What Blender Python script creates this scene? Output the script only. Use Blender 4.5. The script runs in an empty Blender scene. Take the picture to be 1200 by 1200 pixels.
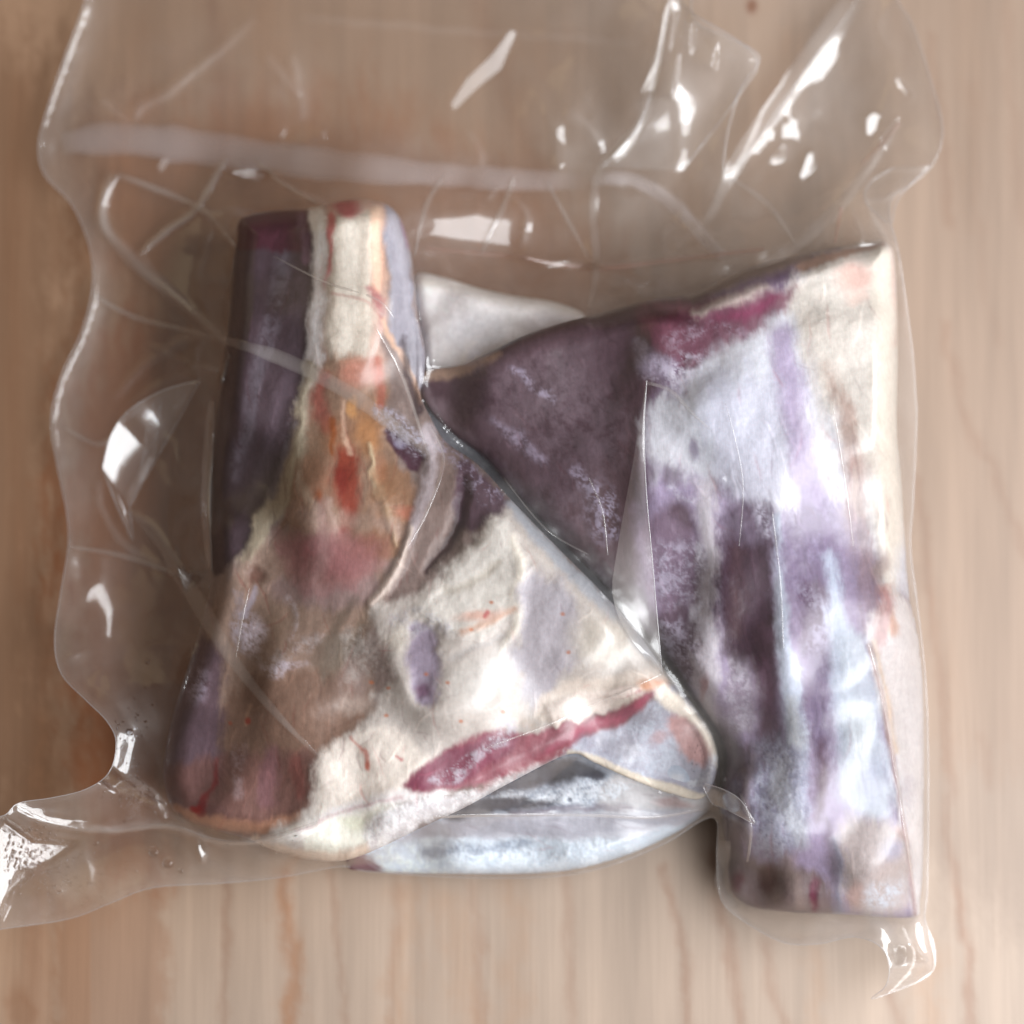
import bpy, math
import numpy as np
from mathutils import Vector, Euler

sc = bpy.context.scene
# ------------------------------------------------------------------ camera, world, lamps, exposure
TILT = math.radians(7.0)
DIST = 0.66                      # camera to the tabletop, metres
LENS = 36.0 * DIST / 0.30
FOCUS_Z = 0.046
cam_d = bpy.data.cameras.new('camera')
cam = bpy.data.objects.new('camera', cam_d)
sc.collection.objects.link(cam)
cam.location = (0.0, -DIST * math.sin(TILT), DIST * math.cos(TILT))
cam.rotation_euler = (TILT, 0, 0)
cam_d.sensor_width = 36.0
cam_d.lens = LENS
cam_d.clip_start, cam_d.clip_end = 0.01, 50
cam_d.dof.use_dof = True
cam_d.dof.focus_distance = DIST - FOCUS_Z
cam_d.dof.aperture_fstop = 3.6
cam_d.dof.aperture_blades = 9
sc.camera = cam

world = bpy.data.worlds.new('World')
sc.world = world
world.use_nodes = True
bg = world.node_tree.nodes['Background']
bg.inputs[0].default_value = (1.0, 0.82, 0.70, 1)
bg.inputs[1].default_value = 0.19

def area_lamp(name, loc, target, sx, sy, power, col):
    ld = bpy.data.lights.new(name, 'AREA')
    ld.shape = 'RECTANGLE'; ld.size = sx; ld.size_y = sy
    ld.energy = power; ld.color = col
    o = bpy.data.objects.new(name, ld)
    sc.collection.objects.link(o)
    o.location = loc
    o.rotation_euler = (Vector(target) - Vector(loc)).to_track_quat('-Z', 'Y').to_euler()
    return o
KEY = np.array((0.42, -0.13, 0.42))
area_lamp('window_light', KEY, (0.0, 0, 0.02), 0.72, 0.42, 9.2, (0.95, 0.975, 1.0))
WARM = np.array((-0.50, 0.42, 0.22))
area_lamp('room_lamp', WARM, (0, 0, 0.02), 0.40, 0.40, 0.22, (1.0, 0.78, 0.45))

sc.view_settings.view_transform = 'Standard'
sc.view_settings.look = 'None'
sc.view_settings.exposure = 0.07
sc.view_settings.gamma = 1.0
sc.render.engine = 'CYCLES'
sc.cycles.use_denoising = True
sc.cycles.max_bounces = 10
sc.cycles.transparent_max_bounces = 24
sc.cycles.caustics_reflective = False
sc.cycles.caustics_refractive = False
sc.cycles.sample_clamp_indirect = 4.0

# ------------------------------------------------------------------ helpers
rng = np.random.default_rng(7)
LAT = [rng.uniform(-1, 1, (256, 256)).astype(np.float32) for _ in range(12)]

def vn(x, y, seed=0):
    xi = np.floor(x).astype(np.int64); yi = np.floor(y).astype(np.int64)
    fx = x - xi; fy = y - yi
    fx = fx * fx * fx * (fx * (fx * 6 - 15) + 10); fy = fy * fy * fy * (fy * (fy * 6 - 15) + 10)
    L = LAT[seed % 12]
    a = L[xi & 255, yi & 255]; b = L[(xi + 1) & 255, yi & 255]
    c = L[xi & 255, (yi + 1) & 255]; d = L[(xi + 1) & 255, (yi + 1) & 255]
    return (a * (1 - fx) + b * fx) * (1 - fy) + (c * (1 - fx) + d * fx) * fy

def fbm(x, y, scale, octv=4, seed=0, gain=0.5):
    s = 0; a = 1; t = 0; f = 1.0 / scale
    for o in range(octv):
        ca, sa = math.cos(0.6 + 1.1 * o + seed), math.sin(0.6 + 1.1 * o + seed)
        s = s + a * vn((x * ca - y * sa) * f + 17.3 * o + 31 * seed, (x * sa + y * ca) * f + 9.1 * o + 57 * seed, seed + o)
        t += a; a *= gain; f *= 2.03
    return s / t

def sstep(a, b, x):
    t = np.clip((x - a) / (b - a), 0, 1)
    return t * t * (3 - 2 * t)

def lin(h):
    h = h.lstrip('#')
    c = np.array([int(h[i:i + 2], 16) for i in (0, 2, 4)]) / 255.0
    return np.where(c <= 0.04045, c / 12.92, ((c + 0.055) / 1.055) ** 2.4)

def catmull(pts, n=6, closed=True):
    p = np.array(pts, float)
    out = []
    N = len(p)
    rngi = range(N) if closed else range(N - 1)
    for i in rngi:
        if closed:
            p0, p1, p2, p3 = p[(i - 1) % N], p[i], p[(i + 1) % N], p[(i + 2) % N]
        else:
            p0, p1, p2, p3 = p[max(i - 1, 0)], p[i], p[i + 1], p[min(i + 2, N - 1)]
        for k in range(n):
            t = k / n
            out.append(0.5 * ((2 * p1) + (-p0 + p2) * t + (2 * p0 - 5 * p1 + 4 * p2 - p3) * t * t + (-p0 + 3 * p1 - 3 * p2 + p3) * t ** 3))
    if not closed:
        out.append(p[-1])
    return np.array(out)

def seg_near(X, Y, pts, closed):
    """distance to a polyline, the nearest point and the parameter (0..1) along it"""
    p = np.asarray(pts, float)
    q = np.roll(p, -1, 0) if closed else p[1:]
    p = p if closed else p[:-1]
    best = np.full(X.shape, 1e18); bx = np.zeros(X.shape); by = np.zeros(X.shape); bt = np.zeros(X.shape)
    n = len(p)
    for i in range(n):
        ax, ay = p[i, 0], p[i, 1]; dx, dy = q[i, 0] - ax, q[i, 1] - ay
        L2 = dx * dx + dy * dy + 1e-12
        t = np.clip(((X - ax) * dx + (Y - ay) * dy) / L2, 0, 1)
        cx = ax + t * dx; cy = ay + t * dy
        d = (X - cx) ** 2 + (Y - cy) ** 2
        m = d < best
        best = np.where(m, d, best); bx = np.where(m, cx, bx); by = np.where(m, cy, by); bt = np.where(m, (i + t) / n, bt)
    return np.sqrt(best), bx, by, bt

def inside(X, Y, pts):
    p = np.asarray(pts, float); q = np.roll(p, -1, 0)
    r = np.zeros(X.shape, bool)
    for (ax, ay), (cx, cy) in zip(p[:, :2], q[:, :2]):
        c = ((ay > Y) != (cy > Y)) & (X < (cx - ax) * (Y - ay) / ((cy - ay) or 1e-12) + ax)
        r ^= c
    return r

def sdist(X, Y, pts):
    d = seg_near(X, Y, pts, True)[0]
    return np.where(inside(X, Y, pts), d, -d)

# the plan is drawn on a 1200 x 1200 sheet; a plan point at a height z (metres) is a point of the world
R3 = np.array(Euler((TILT, 0, 0)).to_matrix())
CAMP = np.array(cam.location)
def world_pt(px, py, z):
    px = np.asarray(px, float); py = np.asarray(py, float); z = np.asarray(z, float) + 0 * px
    k = 36.0 / LENS
    r = np.stack([(px / 1200 - .5) * k, (.5 - py / 1200) * k, -np.ones_like(px)], -1) @ R3.T
    t = (z - CAMP[2]) / r[..., 2]
    return CAMP + r * t[..., None]

def make_mesh(name, verts, faces, mat, parent=None, attrs=None, normals=None):
    me = bpy.data.meshes.new(name)
    verts = np.asarray(verts, np.float32); faces = np.asarray(faces, np.int32)
    k = faces.shape[1]
    me.vertices.add(len(verts)); me.vertices.foreach_set('co', verts.ravel())
    me.loops.add(faces.size); me.loops.foreach_set('vertex_index', faces.ravel())
    me.polygons.add(len(faces))
    me.polygons.foreach_set('loop_start', np.arange(0, faces.size, k, dtype=np.int32))
    me.polygons.foreach_set('use_smooth', np.ones(len(faces), bool))
    me.update(calc_edges=True)
    for an, av in (attrs or {}).items():
        if av.ndim == 2:
            a = me.attributes.new(an, 'FLOAT_COLOR', 'POINT')
            a.data.foreach_set('color', np.concatenate([av, np.ones((len(av), 1))], 1).astype(np.float32).ravel())
        else:
            a = me.attributes.new(an, 'FLOAT', 'POINT')
            a.data.foreach_set('value', av.astype(np.float32))
    if normals is not None:
        me.normals_split_custom_set_from_vertices([tuple(n) for n in normals])
    me.materials.append(mat)
    o = bpy.data.objects.new(name, me)
    sc.collection.objects.link(o)
    if parent: o.parent = parent
    return o

def empty(name, label, cat):
    o = bpy.data.objects.new(name, None)
    sc.collection.objects.link(o)
    o['label'] = label; o['category'] = cat
    o.empty_display_size = 0.02
    return o

# light estimate over the plan, used only to turn the colours noted from the photograph into surface colours
LC = np.array([[-1.189, 1.195, 2.821, -.357, .795, -2.688], [-1.314, 1.326, 3.037, -.454, .849, -2.887], [-1.42, 1.51, 3.158, -.576, .84, -2.973]])
def light_at(x, y):
    x = np.clip(x, 150, 1100) / 1200; y = np.clip(y, 230, 1100) / 1200
    A = np.stack([np.ones_like(x), x, y, x * x, x * y, y * y], -1)
    return np.exp(A @ LC.T)

# ------------------------------------------------------------------ materials
def new_mat(name):
    m = bpy.data.materials.new(name); m.use_nodes = True
    nt = m.node_tree; nt.nodes.clear()
    out = nt.nodes.new('ShaderNodeOutputMaterial')
    return m, nt, out

def node(nt, typ, **kw):
    n = nt.nodes.new(typ)
    for k, v in kw.items(): setattr(n, k, v)
    return n

def math_n(nt, op, a, b=None, clamp=False):
    n = node(nt, 'ShaderNodeMath', operation=op, use_clamp=clamp)
    for i, v in enumerate((a, b)):
        if v is None: continue
        if isinstance(v, (int, float)): n.inputs[i].default_value = v
        else: nt.links.new(v, n.inputs[i])
    return n.outputs[0]

def meat_material():
    m, nt, out = new_mat('meat_and_fat')
    b = node(nt, 'ShaderNodeBsdfPrincipled')
    col = node(nt, 'ShaderNodeAttribute', attribute_name='Col')
    fr = node(nt, 'ShaderNodeAttribute', attribute_name='frost')
    tc = node(nt, 'ShaderNodeTexCoord')
    n1 = node(nt, 'ShaderNodeTexNoise'); n1.inputs['Scale'].default_value = 700; n1.inputs['Detail'].default_value = 5
    nt.links.new(tc.outputs['Object'], n1.inputs['Vector'])
    n2 = node(nt, 'ShaderNodeTexNoise'); n2.inputs['Scale'].default_value = 2600; n2.inputs['Detail'].default_value = 3
    nt.links.new(tc.outputs['Object'], n2.inputs['Vector'])
    mp = node(nt, 'ShaderNodeMapping'); mp.inputs['Scale'].default_value = (1900, 260, 600); mp.inputs['Rotation'].default_value = (0, 0, 0.12)
    nt.links.new(tc.outputs['Object'], mp.inputs[0])
    n3 = node(nt, 'ShaderNodeTexNoise'); n3.inputs['Scale'].default_value = 1.0; n3.inputs['Detail'].default_value = 4; n3.inputs['Distortion'].default_value = 1.2
    nt.links.new(mp.outputs[0], n3.inputs['Vector'])
    hs = node(nt, 'ShaderNodeHueSaturation')
    v = math_n(nt, 'ADD', math_n(nt, 'MULTIPLY', n1.outputs[0], 0.24), 0.72)
    v = math_n(nt, 'ADD', v, math_n(nt, 'MULTIPLY', n2.outputs[0], 0.12))
    v = math_n(nt, 'ADD', v, math_n(nt, 'MULTIPLY', n3.outputs[0], 0.20))
    nt.links.new(v, hs.inputs['Value']); nt.links.new(col.outputs['Color'], hs.inputs['Color'])
    nt.links.new(hs.outputs[0], b.inputs['Base Color'])
    nt.links.new(math_n(nt, 'ADD', math_n(nt, 'MULTIPLY', fr.outputs['Fac'], 0.3), 0.42), b.inputs['Roughness'])
    b.inputs['Specular IOR Level'].default_value = 0.22
    b.inputs['Subsurface Weight'].default_value = 0.07
    b.inputs['Subsurface Radius'].default_value = (1.0, 0.4, 0.3)
    b.inputs['Subsurface Scale'].default_value = 0.004
    bp = node(nt, 'ShaderNodeBump'); bp.inputs['Strength'].default_value = 0.12; bp.inputs['Distance'].default_value = 0.0006
    nt.links.new(math_n(nt, 'ADD', n1.outputs[0], math_n(nt, 'MULTIPLY', n3.outputs[0], 0.6)), bp.inputs['Height']); nt.links.new(bp.outputs[0], b.inputs['Normal'])
    nt.links.new(b.outputs[0], out.inputs[0])
    return m

def film_material(name, haze=0.05, tint=(0.88, 0.83, 0.80), rough=0.12, gloss=1.0, emboss=0.0, attr=False):
    """a thin clear sheet: see-through, a mirror film that grows towards grazing, and a little milky scatter"""
    m, nt, out = new_mat(name)
    tr = node(nt, 'ShaderNodeBsdfTransparent'); tr.inputs[0].default_value = (0.985, 0.982, 0.978, 1)
    df = node(nt, 'ShaderNodeBsdfDiffuse'); df.inputs[0].default_value = (*tint, 1)
    tl = node(nt, 'ShaderNodeBsdfTranslucent'); tl.inputs[0].default_value = (*tint, 1)
    gl = node(nt, 'ShaderNodeBsdfGlossy'); gl.inputs['Roughness'].default_value = rough
    lw = node(nt, 'ShaderNodeLayerWeight'); lw.inputs[0].default_value = 0.5
    f = math_n(nt, 'POWER', lw.outputs['Facing'], 4.0)
    f = math_n(nt, 'ADD', math_n(nt, 'MULTIPLY', f, 0.8 * gloss), 0.085 * gloss, True)
    mx0 = node(nt, 'ShaderNodeMixShader'); mx0.inputs[0].default_value = 0.4
    nt.links.new(df.outputs[0], mx0.inputs[1]); nt.links.new(tl.outputs[0], mx0.inputs[2])
    mx1 = node(nt, 'ShaderNodeMixShader'); mx1.inputs[0].default_value = haze
    if attr:
        at = node(nt, 'ShaderNodeAttribute', attribute_name='haze')
        nt.links.new(at.outputs['Fac'], mx1.inputs[0])
    nt.links.new(tr.outputs[0], mx1.inputs[1]); nt.links.new(mx0.outputs[0], mx1.inputs[2])
    g2 = node(nt, 'ShaderNodeBsdfGlossy'); g2.inputs['Roughness'].default_value = 0.42
    mxs = node(nt, 'ShaderNodeMixShader'); mxs.inputs[0].default_value = 0.022
    nt.links.new(mx1.outputs[0], mxs.inputs[1]); nt.links.new(g2.outputs[0], mxs.inputs[2])
    mx1 = mxs
    mx2 = node(nt, 'ShaderNodeMixShader')
    nt.links.new(f, mx2.inputs[0]); nt.links.new(mx1.outputs[0], mx2.inputs[1]); nt.links.new(gl.outputs[0], mx2.inputs[2])
    tc = node(nt, 'ShaderNodeTexCoord')
    n1 = node(nt, 'ShaderNodeTexNoise'); n1.inputs['Scale'].default_value = 260; n1.inputs['Detail'].default_value = 3
    nt.links.new(tc.outputs['Object'], n1.inputs['Vector'])
    bp = node(nt, 'ShaderNodeBump'); bp.inputs['Strength'].default_value = 0.014; bp.inputs['Distance'].default_value = 0.0006
    h = n1.outputs[0]
    if attr:
        cg = node(nt, 'ShaderNodeAttribute', attribute_name='cling')
        nt.links.new(math_n(nt, 'ADD', math_n(nt, 'MULTIPLY', cg.outputs['Fac'], 0.13), rough), gl.inputs['Roughness'])
        nt.links.new(math_n(nt, 'MULTIPLY', f, math_n(nt, 'SUBTRACT', 1.0, math_n(nt, 'MULTIPLY', cg.outputs['Fac'], 0.70))), mx2.inputs[0])
    if emboss:
        w = node(nt, 'ShaderNodeTexWave', bands_direction='DIAGONAL'); w.inputs['Scale'].default_value = 330
        nt.links.new(tc.outputs['Object'], w.inputs['Vector'])
        h = math_n(nt, 'ADD', h, math_n(nt, 'MULTIPLY', w.outputs['Fac'], emboss))
    nt.links.new(h, bp.inputs['Height'])
    nt.links.new(bp.outputs[0], gl.inputs['Normal'])
    nt.links.new(mx2.outputs[0], out.inputs[0])
    return m

def wood_material():
    m, nt, out = new_mat('maple_wood')
    b = node(nt, 'ShaderNodeBsdfPrincipled')
    col = node(nt, 'ShaderNodeAttribute', attribute_name='Col')
    tc = node(nt, 'ShaderNodeTexCoord')
    mp = node(nt, 'ShaderNodeMapping'); mp.inputs['Scale'].default_value = (900, 28, 60)
    nt.links.new(tc.outputs['Object'], mp.inputs[0])
    n1 = node(nt, 'ShaderNodeTexNoise'); n1.inputs['Scale'].default_value = 1.0; n1.inputs['Detail'].default_value = 6
    nt.links.new(mp.outputs[0], n1.inputs['Vector'])
    hs = node(nt, 'ShaderNodeHueSaturation')
    nt.links.new(math_n(nt, 'ADD', math_n(nt, 'MULTIPLY', n1.outputs[0], 0.22), 0.89), hs.inputs['Value'])
    nt.links.new(col.outputs['Color'], hs.inputs['Color'])
    nt.links.new(hs.outputs[0], b.inputs['Base Color'])
    b.inputs['Roughness'].default_value = 0.42
    b.inputs['Specular IOR Level'].default_value = 0.4
    bp = node(nt, 'ShaderNodeBump'); bp.inputs['Strength'].default_value = 0.08; bp.inputs['Distance'].default_value = 0.0004
    nt.links.new(n1.outputs[0], bp.inputs['Height']); nt.links.new(bp.outputs[0], b.inputs['Normal'])
    nt.links.new(b.outputs[0], out.inputs[0])
    return m

def water_material():
    m, nt, out = new_mat('water_drop')
    b = node(nt, 'ShaderNodeBsdfPrincipled')
    b.inputs['Base Color'].default_value = (0.95, 0.97, 1, 1)
    b.inputs['Roughness'].default_value = 0.03
    b.inputs['IOR'].default_value = 1.33
    b.inputs['Transmission Weight'].default_value = 1.0
    nt.links.new(b.outputs[0], out.inputs[0])
    return m

M_MEAT = meat_material()
M_FILM = film_material('clear_film', attr=True)
M_BASE = film_material('clear_film_back', haze=0.045, emboss=0.0)
M_FOLD = film_material('creased_film', attr=True, gloss=1.2, rough=0.12)
M_SEAL = film_material('heat_seal_film', attr=True, tint=(0.86, 0.80, 0.82), rough=0.3, gloss=.6)
M_EDGE = film_material('film_cut_edge', haze=0.34, tint=(0.9, 0.89, 0.92), rough=0.15, gloss=1.5)
M_RED = film_material('blood_stained_fold', haze=0.22, tint=(0.55, 0.26, 0.20), rough=0.3, gloss=.5)
M_WOOD = wood_material()
M_WATER = water_material()

# ------------------------------------------------------------------ painting of natural colour (fat, lean, bone, blood, frost), plus some shade
LAYERS = None
def P(pts, col, soft=8, op=1.0, warp=5, **k): LAYERS.append(('P', pts, col, soft, op, warp, k))
def S(pts, w, col, soft=6, op=1.0, warp=4, **k): LAYERS.append(('S', pts, col, soft, op, warp, dict(k, w=w)))
def B(x, y, rx, ry, col, op=1.0, warp=6, ang=0, **k): LAYERS.append(('B', (x, y, rx, ry, ang), col, 0, op, warp, k))

def mask_of(layer, X, Y, N, sm=1.0):
    typ, pts, col, soft, op, warp, k = layer
    soft = soft * N['soft'] * sm
    en = 0.0 if sm > 1 else 1.0
    if typ == 'B':
        x, y, rx, ry, ang = pts
        mrg = max(rx, ry) * 1.6 + 10
        x0, x1, y0, y1 = x - mrg, x + mrg, y - mrg, y + mrg
    else:
        a = np.array(pts, float)
        w = np.max(k.get('w', 0)) + soft + warp * 2 + 4
        x0, x1, y0, y1 = a[:, 0].min() - w, a[:, 0].max() + w, a[:, 1].min() - w, a[:, 1].max() + w
    sel = np.nonzero((X > x0) & (X < x1) & (Y > y0) & (Y < y1))[0]
    if not len(sel): return sel, None
    x_ = X[sel] + warp * N['w1'][sel] * 1.6; y_ = Y[sel] + warp * N['w2'][sel] * 1.6
    if typ == 'B':
        c, s = math.cos(math.radians(ang)), math.sin(math.radians(ang))
        dx, dy = x_ - x, y_ - y
        u, v = dx * c + dy * s, -dx * s + dy * c
        m = 1 - sstep(0.35, 1.25, np.sqrt((u / rx) ** 2 + (v / ry) ** 2))
    elif typ == 'P':
        m = sstep(-soft, soft, sdist(x_, y_, catmull(pts, 3)) + N['e'][sel] * soft * 0.7 * en)
    else:
        d, _, _, t = seg_near(x_, y_, catmull(pts, 4, False), False)
        w = np.asarray(k['w'], float)
        wd = np.interp(t, np.linspace(0, 1, len(w)), w) if w.ndim else w
        m = 1 - sstep(wd - soft, wd + soft, d + N['e'][sel] * soft * 0.6 * en)
        m *= np.minimum(1, wd / soft * 1.4) if soft > 0 else 1
    tx = k.get('tex', 0)
    if tx:
        m = m * sstep(0.5 - tx * 0.5 - 0.12, 0.5 + 0.3 * (1 - tx) + 0.12, 0.5 + 0.9 * N['t'][sel] + 0.12)
    return sel, np.clip(m * op, 0, 1)

def noise_set(X, Y, ang=90):
    a = math.radians(ang)
    u = -X * math.sin(a) + Y * math.cos(a); v = X * math.cos(a) + Y * math.sin(a)
    w = fbm(X, Y, 40, 2, 11)
    return dict(w1=fbm(X, Y, 34, 4, 1), w2=fbm(X, Y, 34, 4, 4), e=fbm(u + 8 * w, v * .22, 7, 4, 2, .65) * 1.1 + fbm(X, Y, 4, 2, 10) * .2, t=fbm(X, Y, 16, 5, 3, 0.75), t2=fbm(X, Y, 5.5, 4, 9, 0.8), soft=1.0)

def paint(X, Y, base, layers, fib_ang=90, fib=0.06, seen=True, sf=1.0):
    N = noise_set(X, Y, fib_ang); N['soft'] = sf
    L = light_at(X, Y) if seen else 1.0
    unveil = lambda c: np.maximum(c - 0.015, 0.25 * c) if seen else c
    col = np.tile(unveil(lin(base)), (len(X), 1)) / L
    frost = np.zeros(len(X)); dz = np.zeros(len(X))
    for ly in layers:
        sel, m = mask_of(ly, X, Y, N)
        if m is None: continue
        k = ly[6]
        if k.get('mul'):
            col[sel] *= 1 + m[:, None] * (np.array(k['mul']) - 1)
            dz[sel] += k.get('rz', 0) * 1e-3 * m
            continue
        if ly[2]:
            c = np.minimum(unveil(lin(ly[2])) / (L[sel] if seen else 1.0), 0.86)
            if k.get('frost'):
                m2 = m * sstep(0.42 - k['frost'], 0.80, 0.5 + 0.55 * N['t'][sel] + 0.55 * N['t2'][sel])
                frost[sel] = np.maximum(frost[sel], m2)
                m2 = m2[:, None]
            else:
                m2 = m[:, None]
            col[sel] = col[sel] * (1 - m2) + c * m2
        if k.get('dz'):
            sel, m = mask_of(ly, X, Y, N, 2.2)
            dz[sel] += k['dz'] * 1e-3 * m
    a = math.radians(fib_ang)
    u = -X * math.sin(a) + Y * math.cos(a); v = X * math.cos(a) + Y * math.sin(a)
    f = fbm(u + 9 * N['w1'], v * .09 + 4 * N['w2'], 6.5, 4, 5, .7)
    lum = np.clip(col.max(1) * 1.6, 0, 1)
    col *= (1 + fib * 2.4 * f * (1 - .75 * lum) + 0.12 * N['t'] * (1 - .6 * lum) + 0.07 * N['t2'] + 0.10 * fbm(X, Y, 60, 3, 8))[:, None]
    return np.clip(col, 0.006, 0.9), frost, dz, f

# ------------------------------------------------------------------ bodies
def ctrl_field(X, Y, ctrl, p=2.2):
    n = np.zeros(X.shape); d = np.zeros(X.shape)
    for (x, y, z) in ctrl:
        w = 1.0 / (((X - x) ** 2 + (Y - y) ** 2 + 900.0) ** p)
        n += w * z; d += w
    return n / d * 1e-3

BODIES = {}
def fibres(seed, n, box, ang, spread, ln=(14, 55)):
    """thin strands of connective tissue and fine capillaries lying along the muscle"""
    r = np.random.default_rng(seed)
    for _ in range(n):
        x, y = r.uniform(box[0], box[2]), r.uniform(box[1], box[3])
        a = math.radians(ang + r.normal(0, spread)); L = r.uniform(*ln); b = r.normal(0, .12)
        p = [(x, y), (x + L * .5 * math.cos(a), y + L * .5 * math.sin(a)), (x + L * math.cos(a + b), y + L * math.sin(a + b))]
        k = r.random()
        m = (1.35, 1.33, 1.32) if k < .5 else ((.72, .66, .68) if k < .8 else (.95, .74, .74))
        S(p, [.4, r.uniform(.6, 1.7), .3], None, 1.3, r.uniform(.35, .85), 3, mul=m, rz=.10 if k < .5 else -.08)
def body_top(b, X, Y, d, dz=0):
    """height of the upper skin of a body; d is the distance inside its outline"""
    H = ctrl_field(X, Y, b['ctrl']) + dz
    zb = np.maximum(0.0025, b['floor'](X, Y) + 0.0006) if b['floor'] else np.full(X.shape, 0.0025)
    rim = zb + (H - zb) * b['rim']
    t = np.clip(d / b['R'], 0, 1)
    pr = np.sqrt(np.maximum(0, 1 - (1 - t) ** 2)) ** b.get('pw', 1.0)
    return rim + (H - rim) * pr, rim, zb

def build_body(b, g=2.0):
    ol = b['ol']
    x0, y0 = ol.min(0) - 2 * g; x1, y1 = ol.max(0) + 2 * g
    xs = np.arange(x0, x1 + g, g); ys = np.arange(y0, y1 + g, g)
    X, Y = np.meshgrid(xs, ys)
    ins = inside(X, Y, ol)
    cell = ins[:-1, :-1] | ins[1:, :-1] | ins[:-1, 1:] | ins[1:, 1:]
    used = np.zeros(X.shape, bool)
    used[:-1, :-1] |= cell; used[1:, :-1] |= cell; used[:-1, 1:] |= cell; used[1:, 1:] |= cell
    iu = np.nonzero(used.ravel())[0]
    x = X.ravel()[iu]; y = Y.ravel()[iu]; inn = ins.ravel()[iu]
    d, bx, by, _ = seg_near(x, y, ol, True)
    x = np.where(inn, x, bx); y = np.where(inn, y, by); d = np.where(inn, d, 0)
    idx = -np.ones(X.size, int); idx[iu] = np.arange(len(iu))
    idx = idx.reshape(X.shape)
    cy, cx = np.nonzero(cell)
    F = np.stack([idx[cy, cx], idx[cy + 1, cx], idx[cy + 1, cx + 1], idx[cy, cx + 1]], 1)
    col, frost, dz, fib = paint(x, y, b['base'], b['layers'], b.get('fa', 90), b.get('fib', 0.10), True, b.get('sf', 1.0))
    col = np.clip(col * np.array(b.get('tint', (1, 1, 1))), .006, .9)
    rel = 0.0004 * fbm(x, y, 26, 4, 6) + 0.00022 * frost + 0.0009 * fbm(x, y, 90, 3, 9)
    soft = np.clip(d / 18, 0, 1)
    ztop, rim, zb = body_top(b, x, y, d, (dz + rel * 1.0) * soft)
    Vt = world_pt(x, y, ztop)
    t = np.clip(d / (b['R'] * 0.8), 0, 1)
    Vb = Vt.copy(); Vb[:, 2] = np.minimum(rim - (rim - zb) * np.sqrt(np.maximum(0, 1 - (1 - t) ** 2)), ztop)
    n = len(x)
    edge = ~inn
    mapb = np.where(edge, np.arange(n), np.arange(n) + n)
    V = np.concatenate([Vt, Vb]); Fb = mapb[F][:, ::-1]
    # normals of the whole body, so that its parts meet without a seam
    A = np.concatenate([F, Fb])
    #GRAY
    e1 = V[A[:, 2]] - V[A[:, 0]]; e2 = V[A[:, 3]] - V[A[:, 1]]
    fn = np.cross(e1, e2)
    Nn = np.zeros_like(V)
    for k in range(4): np.add.at(Nn, A[:, k], fn)
    Nn /= (np.linalg.norm(Nn, axis=1, keepdims=True) + 1e-15)
    col2 = np.concatenate([col, col]); fr2 = np.concatenate([frost, frost])
    fcx = x[F].mean(1); fcy = y[F].mean(1)
    lab = np.zeros(len(F), int)
    for i, (nm, poly) in enumerate(b['parts'], 1):
        if nm is None: continue
        lab = np.where((lab == 0) & inside(fcx + 5 * fbm(fcx, fcy, 20, 3, 1), fcy, catmull(poly, 4)), i, lab)
    root = empty(b['name'], b['label'], 'meat')
    root['group'] = 'lamb shanks sealed in the bag'
    c0 = world_pt(ol[:, 0].mean(), ol[:, 1].mean(), 0.0)
    root.location = (c0[0], c0[1], 0)
    bpy.context.view_layer.update()
    off = np.array((c0[0], c0[1], 0))
    for i in range(len(b['parts']) + 1):
        nm = b['main'] if i == 0 else b['parts'][i - 1][0]
        FF = np.concatenate([F[lab == 0], Fb]) if i == 0 else F[lab == i]
        if not len(FF): continue
        u, inv = np.unique(FF, return_inverse=True)
        make_mesh(nm, V[u] - off, inv.reshape(FF.shape), M_MEAT, root, dict(Col=col2[u], frost=fr2[u]), Nn[u])
    b['root'] = root
    return root

# ---- third shank, lowest, mostly hidden
LAYERS = []
P([(470,300),(720,340),(720,470),(500,470)], '#ebe5e5', 8)
S([(480,322),(560,338),(640,352),(700,375)], 8, '#d9cfc6', 8, .7)
B(640, 385, 40, 24, '#b3a8ab', .7)
B(560, 390, 46, 30, '#e2dfe4', .7)
P([(500,895),(560,885),(680,872),(850,880),(850,960),(800,962),(700,955),(600,952),(500,968)], '#a9b2c2', 6)
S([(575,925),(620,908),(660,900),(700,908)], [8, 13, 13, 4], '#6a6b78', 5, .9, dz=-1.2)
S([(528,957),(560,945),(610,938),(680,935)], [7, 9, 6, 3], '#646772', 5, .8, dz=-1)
P([(570,920),(640,918),(720,905),(760,915),(720,935),(640,935),(580,945)], '#d6deec', 5, .8, 7, frost=.12, dz=.8)
P([(720,905),(800,918),(845,925),(840,955),(760,955),(700,945)], '#d4d2d6', 7, .9)
B(790, 945, 26, 7, '#b99ea0', .7)
P([(460,985),(520,962),(600,954),(720,954),(820,950),(790,968),(740,980),(640,985),(560,988)], '#bfc0cc', 4, 1, 3)
P([(430,1000),(520,984),(640,986),(720,984),(800,968),(770,1000),(700,1018),(560,1030),(440,1030)], '#cdd8e6', 5, 1, 4)
P([(440,1000),(520,985),(700,985),(760,990),(700,1018),(560,1026),(450,1026)], '#dfe8f3', 6, .9, 6, frost=.14)
S([(500,1000),(560,995),(620,990)], 6, '#8d96a8', 5, .8, tex=.5)
S([(470,962),(500,950),(560,925)], [3, 4, 2], '#e4e9f2', 4, .8, 6, frost=.2)
P([(575,928),(640,925),(700,914),(745,920),(720,938),(640,942),(590,944)], '#e6edf8', 4, .9, 6, frost=.2)
S([(600,950),(680,946),(740,950)], [3, 4, 3], '#7d707e', 4, .7, 5)
P([(520,966),(600,957),(720,957),(810,955),(780,968),(720,976),(640,982),(590,976),(540,980)], '#a9a9b6', 4, .9, 4)
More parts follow.
